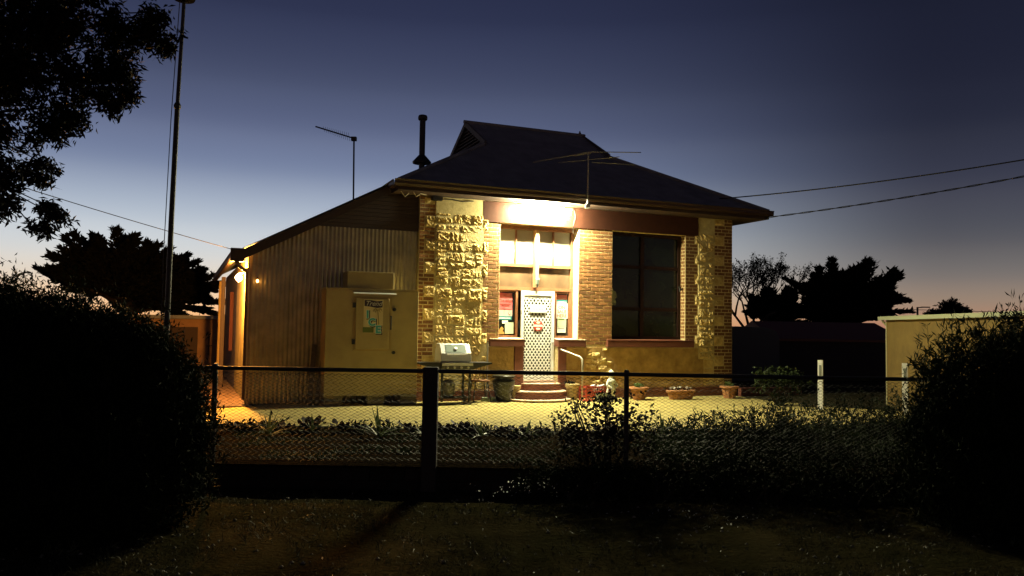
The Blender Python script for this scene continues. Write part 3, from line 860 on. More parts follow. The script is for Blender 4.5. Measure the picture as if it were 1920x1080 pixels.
# ------------------------------------------------------------------ ice freezer
fz = thing('ice_freezer', 'cream outdoor ice freezer cabinet with a poster door standing beside the brick corner', 'freezer', H(-1.07, -.27), AL)
X0, X1, Y0, Y1 = -.95, .93, -.30, .31
b = MB()
for x in (X0, -.1, X1 - .36):
    bb = MB(); bb.box(x + .02, x + .36, Y0 + .02, Y1, 0, .19); bb.build('support_block', M_block, fz)
b.box(X0, X1, Y0, Y1, .20, 2.31); fb = b.build('cabinet', M_cream, fz)
md = fb.modifiers.new('b', 'BEVEL'); md.width = .012; md.segments = 2
b = MB(); b.box(X0 - .01, X1 + .01, Y0 - .008, Y1, 2.312, 2.335); b.build('cabinet_lid', M_cream, fz)
b = MB(); b.box(X0 + .42, X0 + 1.37, Y0 + .06, Y1 - .05, 2.336, 2.68); o = b.build('compressor_box', M_cream, fz)
md = o.modifiers.new('b', 'BEVEL'); md.width = .01; md.segments = 2
dx0, dx1, dz0, dz1 = -.40, .37, 1.09, 2.17
b = MB()
b.box(dx0, dx1, Y0 - .018, Y0 - .001, dz0, dz1); b.build('door_frame', mat('freezer_trim', (.36, .26, .09), .5), fz)
b = MB(); b.box(dx0 + .03, dx1 - .06, Y0 - .055, Y0 - .02, dz0 + .035, dz1 - .03); fd = b.build('freezer_door', M_cream, fz)
md = fd.modifiers.new('b', 'BEVEL'); md.width = .012; md.segments = 3
b = MB(); b.prism([(Y0, 2.245), (Y0 - .075, 2.222), (Y0 - .075, 2.236), (Y0, 2.262)], 'x', -.42, .45); b.build('drip_rail', mat('bright_aluminium', (.75, .75, .68), .3, metal=.3), fz)
b = MB(); b.tube([(dx1 - .03, Y0 - .09, 1.52), (dx1 - .03, Y0 - .09, 1.80)], .013, 8); b.tube([(dx1 - .03, Y0 - .02, 1.79), (dx1 - .03, Y0 - .09, 1.79)], .01, 6); b.tube([(dx1 - .03, Y0 - .02, 1.53), (dx1 - .03, Y0 - .09, 1.53)], .01, 6)
b.build('door_handle', M_black, fz)
for z in (1.93, 1.06):
    b = MB(); b.tube([(dx1 + .05, Y0 - .045, z), (dx1 + .05, Y0, z)], .034, 10); b.build('latch', M_black, fz)
for z in (1.27, 2.0):
    b = MB(); b.box(dx0 - .03, dx0 + .03, Y0 - .05, Y0 - .015, z - .05, z + .05); b.build('hinge', M_black, fz)
yy = Y0 - .0565
ps = card(fz, -.215, .18, 1.45, 2.12, mat('poster_cream', (.66, .55, .30), .6), yy, .0015, 'ice_poster')
b = MB(); b.prism([(-.20, 1.985), (-.08, 1.975), (.05, 1.95), (.165, 1.965), (.165, 2.10), (.05, 2.085), (-.08, 2.108), (-.20, 2.105)], 'y', yy - .0035, yy - .0016); b.build('name_banner', M_navy, ps)
text('Trend', .135, (-.02, yy - .0042, 1.995), mat('print_grey', (.42, .42, .40), .6), ps, shear=.35, bold=.002)
for ch, x, z in (('I', -.135, 1.755), ('C', -.045, 1.60), ('E', .085, 1.455)):
    for dxx, mm, yo, bo in ((.014, M_blackink, .0042, .024), (0, M_paper, .0050, .018), (0, mat('print_ice_blue', (.06, .38, .42), .5), .0060, .010)):
        text(ch, .20, (x + dxx, yy - yo, z - dxx), mm, ps, bold=bo, sx=1.05)
b = MB(); b.tube([(.095, yy - .004, 1.62), (.085, yy - .004, 1.75), (.07, yy - .004, 1.90)], .009, 6)
for a in (-160, -120, -60, -20, 25, 155):
    b.tube([(.07, yy - .004, 1.90), (.07 + .045 * math.cos(R(a)), yy - .004, 1.92 + .02 * abs(math.cos(R(a)))), (.07 + .10 * math.cos(R(a)), yy - .004, 1.90 + .05 * math.sin(R(a)))], [.009, .010, .004], 5)
b.build('palm_print', mat('print_olive', (.26, .20, .05), .7), ps)
card(ps, -.225, -.005, 1.455, 1.565, mat('print_olive_green', (.12, .16, .03), .7), yy - .0018, .0015, 'green_panel')

# plank/ladder leaning near the freezer's left side
pk = thing('leaning_boards', 'two dark boards leaning on the corrugated wall left of the freezer', 'boards', H(-2.25, -.32), AL)
for dx_, tl_ in ((0, .10), (.14, .16)):
    b = MB(); Mx = Matrix.Translation((dx_, 0, 0)) @ Matrix.Rotation(tl_, 4, 'Y') @ Matrix.Rotation(-.28, 4, 'X')
    b.box(-.05, .05, -.015, .015, 0, 1.25, Mx); b.build('board', mat('grey_board', (.10, .085, .06), .9, (.07, .06, .04), 20), pk)

# ------------------------------------------------------------------ barbecue
bq = thing('gas_barbecue', 'black and silver gas barbecue with closed hood in front of the stone wall', 'barbecue', H(.64, -.50), AL)
b = MB(); b.prism([(-.22, .86), (-.25, .90), (-.235, 1.05), (-.10, 1.24), (.10, 1.25), (.20, 1.12), (.22, .90), (.20, .86)], 'x', -.33, .33)
o = b.build('hood', M_silver, bq); md = o.modifiers.new('b', 'BEVEL'); md.width = .012; md.segments = 2
b = MB(); b.add([(-.22, -.238, 1.065), (.22, -.238, 1.065), (.22, -.112, 1.23), (-.22, -.112, 1.23)], [(0, 1, 2, 3)]); b.build('hood_panel', mat('barbecue_panel', (.10, .14, .12), .35), bq)
b = MB(); b.lathe([(.035, 0), (.035, .012), (.02, .016)], 14); b.build('thermometer', M_white, bq, loc=(0, -.185, 1.15), rot=(R(42), 0, 0))
b = MB(); b.tube([(-.22, -.29, 1.03), (.22, -.29, 1.03)], .014, 8); b.tube([(-.2, -.24, 1.02), (-.2, -.29, 1.03)], .01, 6); b.tube([(.2, -.24, 1.02), (.2, -.29, 1.03)], .01, 6); b.build('hood_handle', M_silver, bq)
b = MB(); b.prism([(-.30, .72), (-.33, .845), (-.24, .858), (.22, .858), (.22, .70)], 'x', -.34, .34); b.build('fire_box', M_black, bq)
b = MB(); b.box(-.33, .33, -.345, -.325, .80, .858); b.build('front_trim', M_silver, bq)
for x in (-.22, -.07, .08, .23):
    b = MB(); b.tube([(x, -.325, .765), (x, -.37, .765)], .024, 10); b.build('knob', M_galv, bq)
for q in (-1, 1):
    b = MB(); b.prism([(q * .345, .72), (q * .78, .83), (q * .78, .862), (q * .345, .862)], 'y', -.28, .22); b.build('side_shelf', M_black, bq)
for x, y in ((-.30, -.24), (.30, -.24), (-.30, .18), (.30, .18)):
    b = MB(); b.box(x - .022, x + .022, y - .022, y + .022, .06, .72); b.build('leg', M_black, bq)
b = MB(); b.box(-.30, .30, -.24, .18, .12, .14); b.build('bottom_shelf', M_black, bq)
for x in (-.30, .30):
    b = MB(); b.lathe([(.07, -.02), (.075, 0), (.07, .02)], 14); b.build('wheel', M_black, bq, loc=(x * 1.1, .18, .075), rot=(0, math.pi / 2, 0))
b = MB(); b.lathe([(.10, .15), (.14, .20), (.14, .42), (.10, .48), (.03, .50)], 16, (-.08, 0, 0)); b.build('gas_bottle', mat('gas_bottle_grey', (.20, .19, .15), .5), bq, smooth=True)

# garden chair behind the barbecue
chx = thing('garden_chair', 'brown bentwood style garden chair between barbecue and dark pot', 'chair', H(1.32, -.32), AL)
M_cane = mat('cane_brown', (.22, .10, .045), .6)
b = MB(); b.tube([(-.21, .12, .80), (-.16, -.03, .82), (0, -.08, .835), (.16, -.03, .82), (.21, .12, .80)], [.018, .024, .028, .024, .018], 8); b.build('top_rail', M_cane, chx)
b = MB(); b.lathe([(.19, .44), (.21, .45), (.21, .47), (.19, .475)], 18); b.build('seat', M_cane, chx)
for x, y in ((-.15, -.12), (.15, -.12), (-.15, .12), (.15, .12)):
    b = MB(); b.tube([(x * .9, y * .9, .45), (x * 1.35, y * 1.35, 0)], .013, 6); b.build('leg', M_black, chx)
for x in (-.17, -.09, 0, .09, .17):
    b = MB(); b.tube([(x, -.05 + abs(x) * .3, .82), (x * .9, .0, .62), (x, .10, .46)], .008, 5); b.build('spindle', M_cane, chx)
b = MB(); b.tube([(-.17, -.15, .28), (.20, -.15, .28)], .009, 6); b.build('stretcher', M_cane, chx)

sp = thing('standpipe', 'thin grey standpipe with pale green blocks at its foot', 'water pipe', H(1.56, -.12), AL)
b = MB(); b.tube([(0, 0, 0), (0, 0, 1.28)], .016, 8); b.build('pipe', M_galv, sp)
b = MB(); b.tube([(-.03, 0, .24), (.03, 0, .24)], .02, 8); b.tube([(0, 0, .24), (0, -.07, .22)], .012, 6); b.build('valve', M_galv, sp)
for x in (-.16, .03):
    b = MB(); b.prism([(x, 0), (x + .15, 0), (x + .135, .09), (x + .015, .09)], 'y', -.16, -.05); b.build('foot_block', mat('pale_green_block', (.28, .36, .26), .7), sp)
b = MB(); b.box(-.2, .2, -.20, -.03, -.0, .008)

# ------------------------------------------------------------------ pots


def pot(name, label, s, t, prof, m, n=24, sx=1, sy=1, cat='flower pot', group=None, flutes=0):
    o = thing(name, label, cat, H(s, t), AL, group)
    b = MB(); b.lathe(prof, n, (0, 0, 0), sx, sy); b.build('pot_body', m, o, smooth=False)
    z = prof[-1][1] - .03; r = prof[-1][0]
    b = MB(); b.lathe([(r * .9, z - .02), (r * .93, z)], 16, (0, 0, .0), sx, sy)
    return o


def plantlet(o, z, r, n, L, m=M_leaf2, up=.7, W=.03, sx=1, k=7):
    P = rng.uniform(-1, 1, (n, 3)) * np.array([r * sx, r, .0]) + np.array([0, 0, z])
    quads('foliage', clumps(P, k, .012, (L * .6, L), (W * .6, W), up=up), m, o)


p0 = pot('dark_pot', 'large dark glazed urn pot left of the red steps', 1.86, -.35,
         [(.13, 0), (.15, .02), (.19, .15), (.235, .34), (.25, .44), (.23, .47), (.20, .49), (.20, .51), (.25, .53), (.255, .56), (.24, .57), (.20, .565)], M_darkpot)
p1 = pot('cream_pot', 'small cream pot tucked between the dark urn and the steps', 2.17, -.22, [(.07, 0), (.09, .02), (.12, .25), (.14, .28), (.14, .33), (.12, .335)], M_creampot)
p2 = pot('cream_pot', 'cream pot right of the steps behind the handrail', 3.52, -.35, [(.08, 0), (.10, .02), (.14, .28), (.165, .31), (.165, .36), (.14, .365)], M_creampot)
plantlet(p2, .36, .10, 10, .12, M_leafd)
tpro = [(.125, 0), (.13, .01), (.175, .23), (.205, .245), (.225, .25), (.23, .275), (.225, .29), (.19, .292)]
p3 = pot('terracotta_pot', 'terracotta pot with a small bright succulent, leftmost of the terracotta pots', 5.08, -.62, tpro, M_terra, group='terracotta pots along the wall')
plantlet(p3, .30, .09, 14, .13, M_leaf3)
p5 = pot('terracotta_pot', 'terracotta pot with a green seedling at the right end of the wall', 7.50, -.75, [(r * .96, z) for r, z in tpro], M_terra, group='terracotta pots along the wall')
plantlet(p5, .30, .06, 8, .13, M_leaf3)
p4 = thing('terracotta_trough', 'oval terracotta trough with small white flowers between the two pots', 'trough', H(6.13, -.75), AL, 'terracotta pots along the wall')
b = MB(); b.lathe([(.30, 0), (.305, .01), (.35, .155), (.385, .165), (.395, .20), (.385, .215), (.34, .215)], 28, (0, 0, 0), 1, .42); b.build('pot_body', M_terra, p4)
plantlet(p4, .215, .27, 24, .07, M_leaf, sx=1, W=.02)
quads('flowers', clumps(rng.uniform(-1, 1, (16, 3)) * np.array([.26, .08, .012]) + np.array([0, 0, .265]), 5, .01, (.02, .035), (.02, .03), up=1), M_flower, p4)
for p_ in (p3, p5):   # pale drips and flutes on the pots
    for i in range(11):
        a = i / 11 * 2 * math.pi
        b = MB(); b.tube([(.132 * math.cos(a), .132 * math.sin(a), .01), (.176 * math.cos(a), .176 * math.sin(a), .225)], .007, 5); b.build('flute', M_terra, p_)

# crate with bits
cr = thing('milk_crate', 'red plastic crate filled with white packets beside the steps', 'crate', H(3.88, -.62), AL)
cw, chh = .23, .33
for x in (-cw, cw):
    for y in (-.16, .16):
        b = MB(); b.box(x - .014, x + .014, y - .014, y + .014, 0, chh); b.build('corner_post', M_crate, cr)
for z in (0, .10, .20, chh - .03):
    for y in (-.16, .16):
        b = MB(); b.box(-cw, cw, y - .008, y + .008, z, z + (.03 if z in (0, chh - .03) else .014)); b.build('slat', M_crate, cr)
    for x in (-cw, cw):
        b = MB(); b.box(x - .008, x + .008, -.16, .16, z, z + (.03 if z in (0, chh - .03) else .014)); b.build('slat', M_crate, cr)
for i in range(7):
    x = -cw + .06 + i * .055
    b = MB(); b.box(x - .006, x + .006, -.168, -.154, .03, chh - .03); b.build('slat', M_crate, cr)
b = MB(); b.box(-cw, cw, -.16, .16, .005, .02); b.build('crate_floor', M_crate, cr)
cb = thing('white_packet', 'white packets piled inside the red crate', 'packet', H(3.92, -.62, .02), AL)
for i in range(7):
    x, y, z = rnd.uniform(-.12, .16), rnd.uniform(-.1, .08), .20 + rnd.uniform(-.03, .12)
    b = MB(); b.box(-.06, .06, -.04, .04, -.03, .03, Matrix.Translation((x, y, z)) @ Matrix.Rotation(rnd.uniform(-.6, .6), 4, 'Y') @ Matrix.Rotation(rnd.random() * 3, 4, 'Z')); b.build('packet', M_white, cb)
gb = thing('grey_tub', 'open pale grey tub standing in front of the red crate', 'tub', H(4.02, -.86), AL)
b = MB(); b.box(-.15, .15, -.07, .07, 0, .01)
for x0_, x1_, y0_, y1_ in ((-.15, .15, -.08, -.07), (-.15, .15, .07, .08), (-.15, -.14, -.07, .07), (.14, .15, -.07, .07)): b.box(x0_, x1_, y0_, y1_, .0, .19)
b.build('tub_body', mat('grey_green_plastic', (.22, .24, .15), .5), gb)
# garden statue
st = thing('garden_statue', 'small white garden statue behind the middle shrub', 'statue', H(4.36, -.62), AL)
b = MB(); b.lathe([(.10, 0), (.10, .05), (.075, .07), (.09, .12), (.11, .20), (.085, .30), (.06, .36), (.10, .40), (.095, .46), (.055, .50), (.035, .52), (.06, .55), (.068, .60), (.05, .66), (.012, .69)], 14)
st_b = b.build('figure', mat('white_statue', (.78, .80, .68), .8, (.6, .62, .5), 12), st, smooth=True)
b = MB(); b.tube([(-.09, 0, .42), (-.13, -.04, .34), (-.05, -.10, .30)], [.03, .026, .02], 7); b.tube([(.09, 0, .42), (.13, -.04, .34), (.05, -.10, .30)], [.03, .026, .02], 7); b.build('arms', MATS['white_statue'], st)

# handrail
hr = thing('step_handrail', 'bent galvanised handrail at the right side of the steps', 'handrail', H(3.42, -.06), AL)
b = MB(); b.tube([(-.06, .03, 1.13), (-.02, -.05, 1.10), (.10, -.30, 1.03), (.19, -.48, .97), (.215, -.53, .92), (.22, -.54, .80), (.22, -.54, 0)], .021, 10); b.build('rail', mat('pale_galvanised', (.50, .48, .40), .45, metal=.2), hr, smooth=True)
b = MB(); b.lathe([(.05, 0), (.05, .008)], 14, (.22, -.54, 0)); b.build('base_plate', M_galv, hr)

# ------------------------------------------------------------------ low brick edging right of the house
ew = thing('garden_edging', 'low red painted edging running right from the house corner', 'edging', H(8.2, -.30), AL)
b = MB(); b.box(0, 1.9, 0, .12, 0, .20); b.build('edging_body', M_redpaint, ew)

# ------------------------------------------------------------------ fence
fe = thing('wire_fence', 'black pipe and chain link fence along the front garden', 'fence', (0, 9.3, 0))
b = MB(); b.tube([(-6.5, 0, 1.08), (0, 0, 1.085), (6.5, 0, 1.075)], .024, 10); b.build('top_rail', M_rail, fe, smooth=True)
for x in (-5.9, -3.41, 1.34, 6.0):
    b = MB(); b.tube([(x, .02, -.3), (x, .02, 1.12)], .029, 10); b.lathe([(.036, 1.06), (.036, 1.11), (.02, 1.135)], 10, (x, .02, 0)); b.build('post', M_rail, fe)
bb = MB(); bb.box(-1.005, -.835, -.06, .11, -.32, 1.13); o = bb.build('timber_post', M_post, fe)
md = o.modifiers.new('b', 'BEVEL'); md.width = .012; md.segments = 2
# chain link: zigzag wires, one object per bay
ends = [-5.9, -3.41, -.92, 1.34, 3.72, 6.0]
pz = .074
for a_, b_ in zip(ends[:-1], ends[1:]):
    n = int((b_ - a_) / pz); dxw = (b_ - a_) / n; m_ = MB(); rows = 28; hz = 1.02 / rows
    for i in range(n):
        for sg in (1, -1):
            pts = []
            for j in range(rows + 1):
                x = a_ + (i + .5) * dxw + sg * (dxw * .5) * (1 if j % 2 else -1) * 1.0
                pts.append((x + rnd.uniform(-.002, .002), .0 + .003 * (1 if j % 2 else -1) * sg, 1.04 - j * hz))
            # full diamonds come from neighbouring zigzags
            if sg == 1: m_.tube(pts, .0037, 3, cap=False)
            else: m_.tube([(p[0], p[1] + .001, p[2]) for p in pts], .0037, 3, cap=False)
    m_.build('chain_link', M_wire, fe, kind='stuff')
# the guide posts
gp0 = None
for i, (x, y, h, lab) in enumerate(((6.41, 16.7, 1.03, 'white reflector marker post in the open beyond the right garden plants'), (7.82, 16.0, 1.02, 'white reflector marker post in front of the cream shed wall'))):
    if gp0 is None:
        gp0 = thing('marker_post', lab, 'marker post', (x, y, 0), R(-36), 'white marker posts')
        b = MB(); b.prism([(-.048, -.012), (.048, -.012), (.056, .012), (-.056, .012)], 'z', 0, 1.0); b.build('post_body', M_white, gp0)
        b = MB(); b.box(-.020, .020, -.018, -.013, .66, .90); b.build('reflector', mat('grey_reflector', (.22, .25, .20), .3), gp0)
        g_ = gp0
    else:
        g_ = copy_tree(gp0); g_.location = (x, y, 0); g_['label'] = lab
    g_.scale = (1, 1, h)
bpy.context.view_layer.update()

# ------------------------------------------------------------------ cream shed on the right
sh = thing('garden_shed', 'cream rendered shed with a flat pale edged roof behind the right shrub', 'shed', (8.30, 17.8, 0), R(-95))
M_shed = mat('ochre_render', (.19, .125, .028), .9, (.155, .10, .022), 3, .004, 40, dirt=.25)
b = MB(); b.box(0, 10, 0, 6, 0, 1.93); b.build('wall', M_shed, sh)
b = MB(); b.box(-.14, 10.2, -.10, 6.2, 1.932, 1.965); b.build('roof', M_roof, sh)
b = MB(); b.box(-.15, 10.2, -.135, -.102, 1.895, 1.975); b.build('roof_edge', mat('pale_green_edge', (.34, .36, .22), .6), sh)
b = MB(); b.box(-.012, .03, -.014, -.001, 0, 1.893); b.build('corner_strip', mat('pale_corner', (.45, .42, .24), .6), sh)
b = MB(); b.tube([(-.03, -.08, 1.89), (-.03, .06, 1.72), (-.03, .06, .05)], .028, 8); b.build('downpipe', MATS['pale_corner'], sh)

# neighbours behind, dark
nb = thing('neighbour_shed', 'dark rounded shed far behind the house right corner', 'shed', (6.75, 26, 0), R(3))
b = MB(); b.prism([(0, 0), (1.95, 0), (1.95, 1.35), (1.85, 1.62), (1.5, 1.74), (.5, 1.76), (.1, 1.66), (0, 1.4)], 'y', 0, 3); b.build('shed_body', mat('grey_shed_paint', (.085, .085, .095), .7), nb)
nb2 = thing('neighbour_house', 'low brick outbuilding with a reddish roof far behind the garden', 'house', (9.0, 27, 0), R(3))
b = MB(); b.box(0, 4.0, 0, 4, 0, 1.35); b.build('wall', mat('dark_wall_paint', (.04, .032, .03), .9), nb2)
b = MB(); b.prism([(-.25, 1.25), (2.0, 1.95), (4.2, 1.95), (4.2, 1.85), (4.0, 1.30), (-.1, 1.2)], 'x', -.2, 4.2)
b.v = []; b.f = []
b.prism([(-.2, 1.30), (-.2, 1.38), (2.0, 1.98), (4.2, 1.38), (4.2, 1.30)], 'x', -.25, 4.3); b.build('roof', mat('red_roof_tiles', (.18, .07, .045), .8), nb2)
b = MB(); b.box(-.6, -.2, .2, .3, .2, .5)
bl = thing('far_outbuilding', 'low flat roofed outbuilding beyond the side path, lit orange', 'building', (-13.2, 27, 0), R(6))
b = MB(); b.box(0, 4.3, 0, 4, 0, 1.72); b.build('wall', mat('tan_wall', (.30, .17, .08), .9, (.22, .12, .06), 3), bl)
b = MB(); b.box(-.2, 4.6, -.2, 4.2, 1.725, 1.84); b.build('roof', M_roof, bl)
b = MB(); b.box(.9, 2.6, -.03, -.002, .05, 1.45); b.build('roller_door', mat('dark_door', (.05, .03, .02), .8), bl)
for x in (2.95, 3.3, 3.65): 
    b = MB(); b.box(x, x + .03, -.02, -.002, .5, 1.3); b.build('batten', M_timber, bl)
b = MB(); b.box(3.55, 3.95, -.3, -.05, .0, .62); b.build('bin', M_black, bl)

# far street lamp
sl_ = thing('street_lamp', 'distant street lamp on a pole above the shed roof', 'street lamp', (30.3, 60, 0))
b = MB(); b.tube([(0, 0, 0), (0, 0, 3.62)], .07, 6); b.build('pole', M_black, sl_)
b = MB(); b.tube([(0, 0, 3.58), (.5, 0, 3.62)], .04, 5); b.box(.3, .9, -.1, .1, 3.58, 3.66); b.build('lamp_head', M_black, sl_)
b = MB(); b.tube([(26, 60, 3.35), (30.3, 60, 3.42), (36, 60, 3.35)], .02, 4); o = b.build('far_cable', M_black); o['label'] = 'faint far cable passing the distant street lamp'; o['category'] = 'cable'; o['group'] = 'overhead service cables'

# ------------------------------------------------------------------ trees


def limb(b, p, q, r0, r1, bend=.12, n=7):
    p, q = Vector(p), Vector(q); L = (q - p).length; off = Vector((rnd.uniform(-1, 1), rnd.uniform(-1, 1), rnd.uniform(-.3, 1))) * L * bend
    pts = [p.lerp(q, i / n) + off * math.sin(math.pi * i / n) for i in range(n + 1)]
    b.tube(pts, [r0 + (r1 - r0) * i / n for i in range(n + 1)], 7)
    return pts


def cypress(name, label, base, tips, core, Y, spray=.55, seedn=0, group=None):
    """layered conifer: tips (x,z) in metres, real depth spread around Y"""
    o = thing(name, label, 'tree', (base[0], Y, 0), 0, group); ox = Vector((base[0], Y, 0))
    tb = MB(); hub = Vector((0, 0, base[1]))
    tb.tube([(0, 0, -.1), (.1, .05, base[1] * .5), hub], [.42, .34, .26], 10)
    V = []
    all_tips = [(x, rnd.uniform(-1.2, 1.2), z) for x, z in tips]
    for cx, cz, rx, rz, n in core:
        for i in range(n):
            a = rnd.random() * 2 * math.pi; k = rnd.random() ** .5
            all_tips.append((cx + rx * k * math.cos(a), rnd.uniform(-3.0, 3.0) * (1 - .3 * k), cz + rz * k * math.sin(a)))
    for x, y, z in all_tips:
        tip = Vector((x, Y + y, z)) - ox
        st_ = hub + Vector((rnd.uniform(-.5, .5), 0, rnd.uniform(-.4, .5)))
        pts = limb(tb, st_, tip, .10, .015, .06)
        n = len(pts); L = (tip - st_).length
        m = int(190 * min(2.0, L / 2 + .6))
        f = rng.uniform(.35, 1.0, m) ** .6
        idx = f * (n - 1); i0 = np.clip(idx.astype(int), 0, n - 2); fr = (idx - i0)[:, None]
        PA = np.array([tuple(p) for p in pts]); P = PA[i0] * (1 - fr) + PA[i0 + 1] * fr
        rad = spray * (1.12 - f)[:, None] * .75 + .05
        P = P + rng.normal(size=(m, 3)) * rad * np.array([.62, .55, .17])
        d = np.array(tip - st_); d /= np.linalg.norm(d)
        D = unit(d * np.array([1.2, 1, .6]) + rng.normal(size=(m, 3)) * np.array([.6, .6, .25]) + np.array([0, 0, .12]))
        V.append(leaves(P, D, rng.uniform(.16, .38, m), rng.uniform(.07, .14, m), .05))
    tb.build('trunk', M_bark, o)
    quads('crown', np.concatenate(V), M_con, o)
    return o


cypress('cypress_tree', 'broad flat topped conifer silhouetted beyond the left hedge', (-16.6, 2.4),
        [(-20.49, 3.86), (-20.08, 4.5), (-19.74, 5.28), (-19.28, 5.4), (-18.88, 5.48), (-18.13, 5.28), (-17.52, 5.33), (-17.28, 5.60), (-16.54, 5.23), (-16.0, 5.19), (-15.78, 4.99), (-15.48, 4.97), (-14.54, 4.68), (-14.25, 4.52), (-13.45, 4.21), (-13.37, 3.88), (-13.27, 3.77), (-12.79, 3.4), (-12.66, 2.98), (-12.67, 2.5), (-12.7, 1.89), (-13.83, 1.83), (-14.3, 2.01), (-19.91, 3.36), (-19.27, 3.18), (-19.85, 3.61), (-18.77, 2.93), (-19.3, 4.4), (-18.6, 4.8)],
        [(-17.2, 4.1, 2.0, .8, 60), (-15.2, 3.5, 2.0, 1.0, 60), (-14.6, 2.8, 1.5, .7, 30), (-18.4, 3.9, 1.0, .5, 20)], 35, spray=.6)
cypress('cypress_tree', 'wide drooping conifer behind the cream shed left edge', (16.2, 2.2),
        [(13.82, 4.3), (14.11, 3.96), (15.13, 4.48), (15.23, 4.75), (16.33, 5.3), (17.5, 5.19), (17.6, 5.06), (18.67, 4.73), (18.96, 4.54), (19.25, 3.88), (19.08, 3.59), (19.37, 3.22), (19.74, 2.67), (19.1, 2.5), (18.6, 4.1)],
        [(16.5, 3.9, 1.6, 1.0, 50), (17.6, 3.0, 1.3, .9, 36), (15.6, 2.9, 1.2, .8, 26)], 40, spray=.6)
cypress('cypress_tree', 'lower dark conifer between the bare tree and the drooping conifer', (13.6, 1.9),
        [(12.86, 3.65), (12.62, 3.46), (12.63, 2.95), (13.2, 3.75), (14.5, 3.9), (12.3, 2.6)],
        [(13.8, 3.0, 1.1, .6, 30), (14.6, 2.5, 1.2, .8, 26)], 41.5, spray=.5)
# airy tree
at_ = thing('airy_tree', 'fine branched open crowned tree beside the house right corner', 'tree', (12.55, 42, 0))
tb = MB(); tipsP = []


def branch(p, d, L, r, lvl):
    q = p + d * L; mid = p.lerp(q, .5) + Vector((rnd.uniform(-1, 1), rnd.uniform(-1, 1), 0)) * L * .07
    tb.tube([p, mid, q], [r, r * .8, r * .62], 6 if lvl < 3 else 4, cap=False)
    if lvl >= 3:
        for i in range(3): tipsP.append(tuple(p.lerp(q, .4 + .3 * i)))
    if lvl < 6:
        for i in range(3 if lvl < 4 else 2):
            nd = (d * (1.0 if lvl else .9) + Vector((rnd.uniform(-1, 1), rnd.uniform(-1, 1), rnd.uniform(-.25, .65))) * (.62 if lvl else .6)).normalized()
            branch(q, nd, L * rnd.uniform(.62, .86), r * .6, lvl + 1)


for dd in ((-.25, 0, 1), (.15, .2, 1), (.45, -.1, .9), (-.55, .1, .8)):
    branch(Vector((0, 0, 1.2)), Vector(dd).normalized(), 1.35 * rnd.uniform(.85, 1.1), .10, 1)
tb.tube([(0, 0, -.2), (0, 0, 1.3)], [.2, .13], 8)
tb.build('trunk', M_bark, at_)
TP = np.array(tipsP); TP = TP[rng.random(len(TP)) < .8]
quads('crown', clumps(TP, 3, .05, (.07, .16), (.035, .06), up=-.2), M_con, at_)
# small far tree and bush tops
sm = thing('far_bush', 'small dark treetop showing above the shed roof', 'tree', (32.7, 60, 0))
b = MB(); b.tube([(0, 0, 0), (0, 0, 3.3)], .1, 6); b.build('trunk', M_bark, sm)
quads('crown', clumps(blob_points([(-.9, 0, 3.0, .8, .8, .35), (.1, 0, 3.4, .75, .7, .7), (.8, 0, 3.2, .7, .7, .4)], 260), 7, .07, (.10, .35), (.05, .10), up=.8), M_con, sm)

# gum tree hanging in from the upper left
EU = [(-4.07, 3.96, .30), (-3.76, 4.01, .32), (-3.41, 4.06, .24), (-3.13, 4.12, .19), (-2.97, 4.14, .10), (-3.04, 4.0, .09), (-3.96, 3.56, .32), (-3.66, 3.66, .24), (-3.38, 3.73, .17), (-3.22, 3.50, .10), (-3.32, 3.37, .07), (-3.52, 3.52, .12), (-3.78, 3.32, .17), (-4.03, 3.2, .18), (-4.10, 2.77, .15), (-3.95, 2.90, .09), (-3.89, 2.77, .07), (-4.12, 2.48, .12), (-3.96, 2.56, .09), (-3.87, 2.49, .05), (-3.98, 2.37, .05),
      (-4.5, 3.7, .5), (-4.4, 3.1, .3), (-4.6, 4.3, .5), (-4.0, 4.5, .4), (-3.5, 4.5, .3), (-4.5, 2.6, .25), (-5.1, 4.2, .6), (-5.0, 3.4, .5)]
gt = thing('gum_tree', 'dark leafy gum tree overhanging the top left of the garden', 'tree', (-5.9, 6.6, -.28))
tb = MB(); tb.tube([(0, 0, 0), (.1, 0, 2.2), (.35, 0, 3.6), (.9, 0, 4.7)], [.2, .16, .12, .08], 10)
for x, z, r in EU[:22]:
    tb_p = Vector((.35 + .4 * rnd.random(), rnd.uniform(-.1, .1), 3.4 + .7 * rnd.random()))
    limb(tb, tb_p, (x + 5.9, rnd.uniform(-.15, .15), z + .28 + r * .3), .018, .004, .05, 6)
tb.build('trunk', M_bark, gt)
blobs = []
for x, z, r in EU:
    blobs.append((x + 5.9, rnd.uniform(-.25, .25), z + .28, r, max(r, .2), r * .95))
P = blob_points(blobs, 1000, .2)
# keep irregular: drop points in noisy holes
keep = np.array([noise.noise(Vector((p[0] * 5, p[1] * 5, p[2] * 5))) > -.22 for p in P]); P = P[keep]
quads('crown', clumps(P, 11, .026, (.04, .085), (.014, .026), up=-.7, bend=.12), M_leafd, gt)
TW = P[rng.random(len(P)) < .25]
quads('twigs', leaves(TW, unit(rng.normal(size=TW.shape) + np.array([0, 0, -.5])), rng.uniform(.06, .16, len(TW)), .004), M_bark, gt)


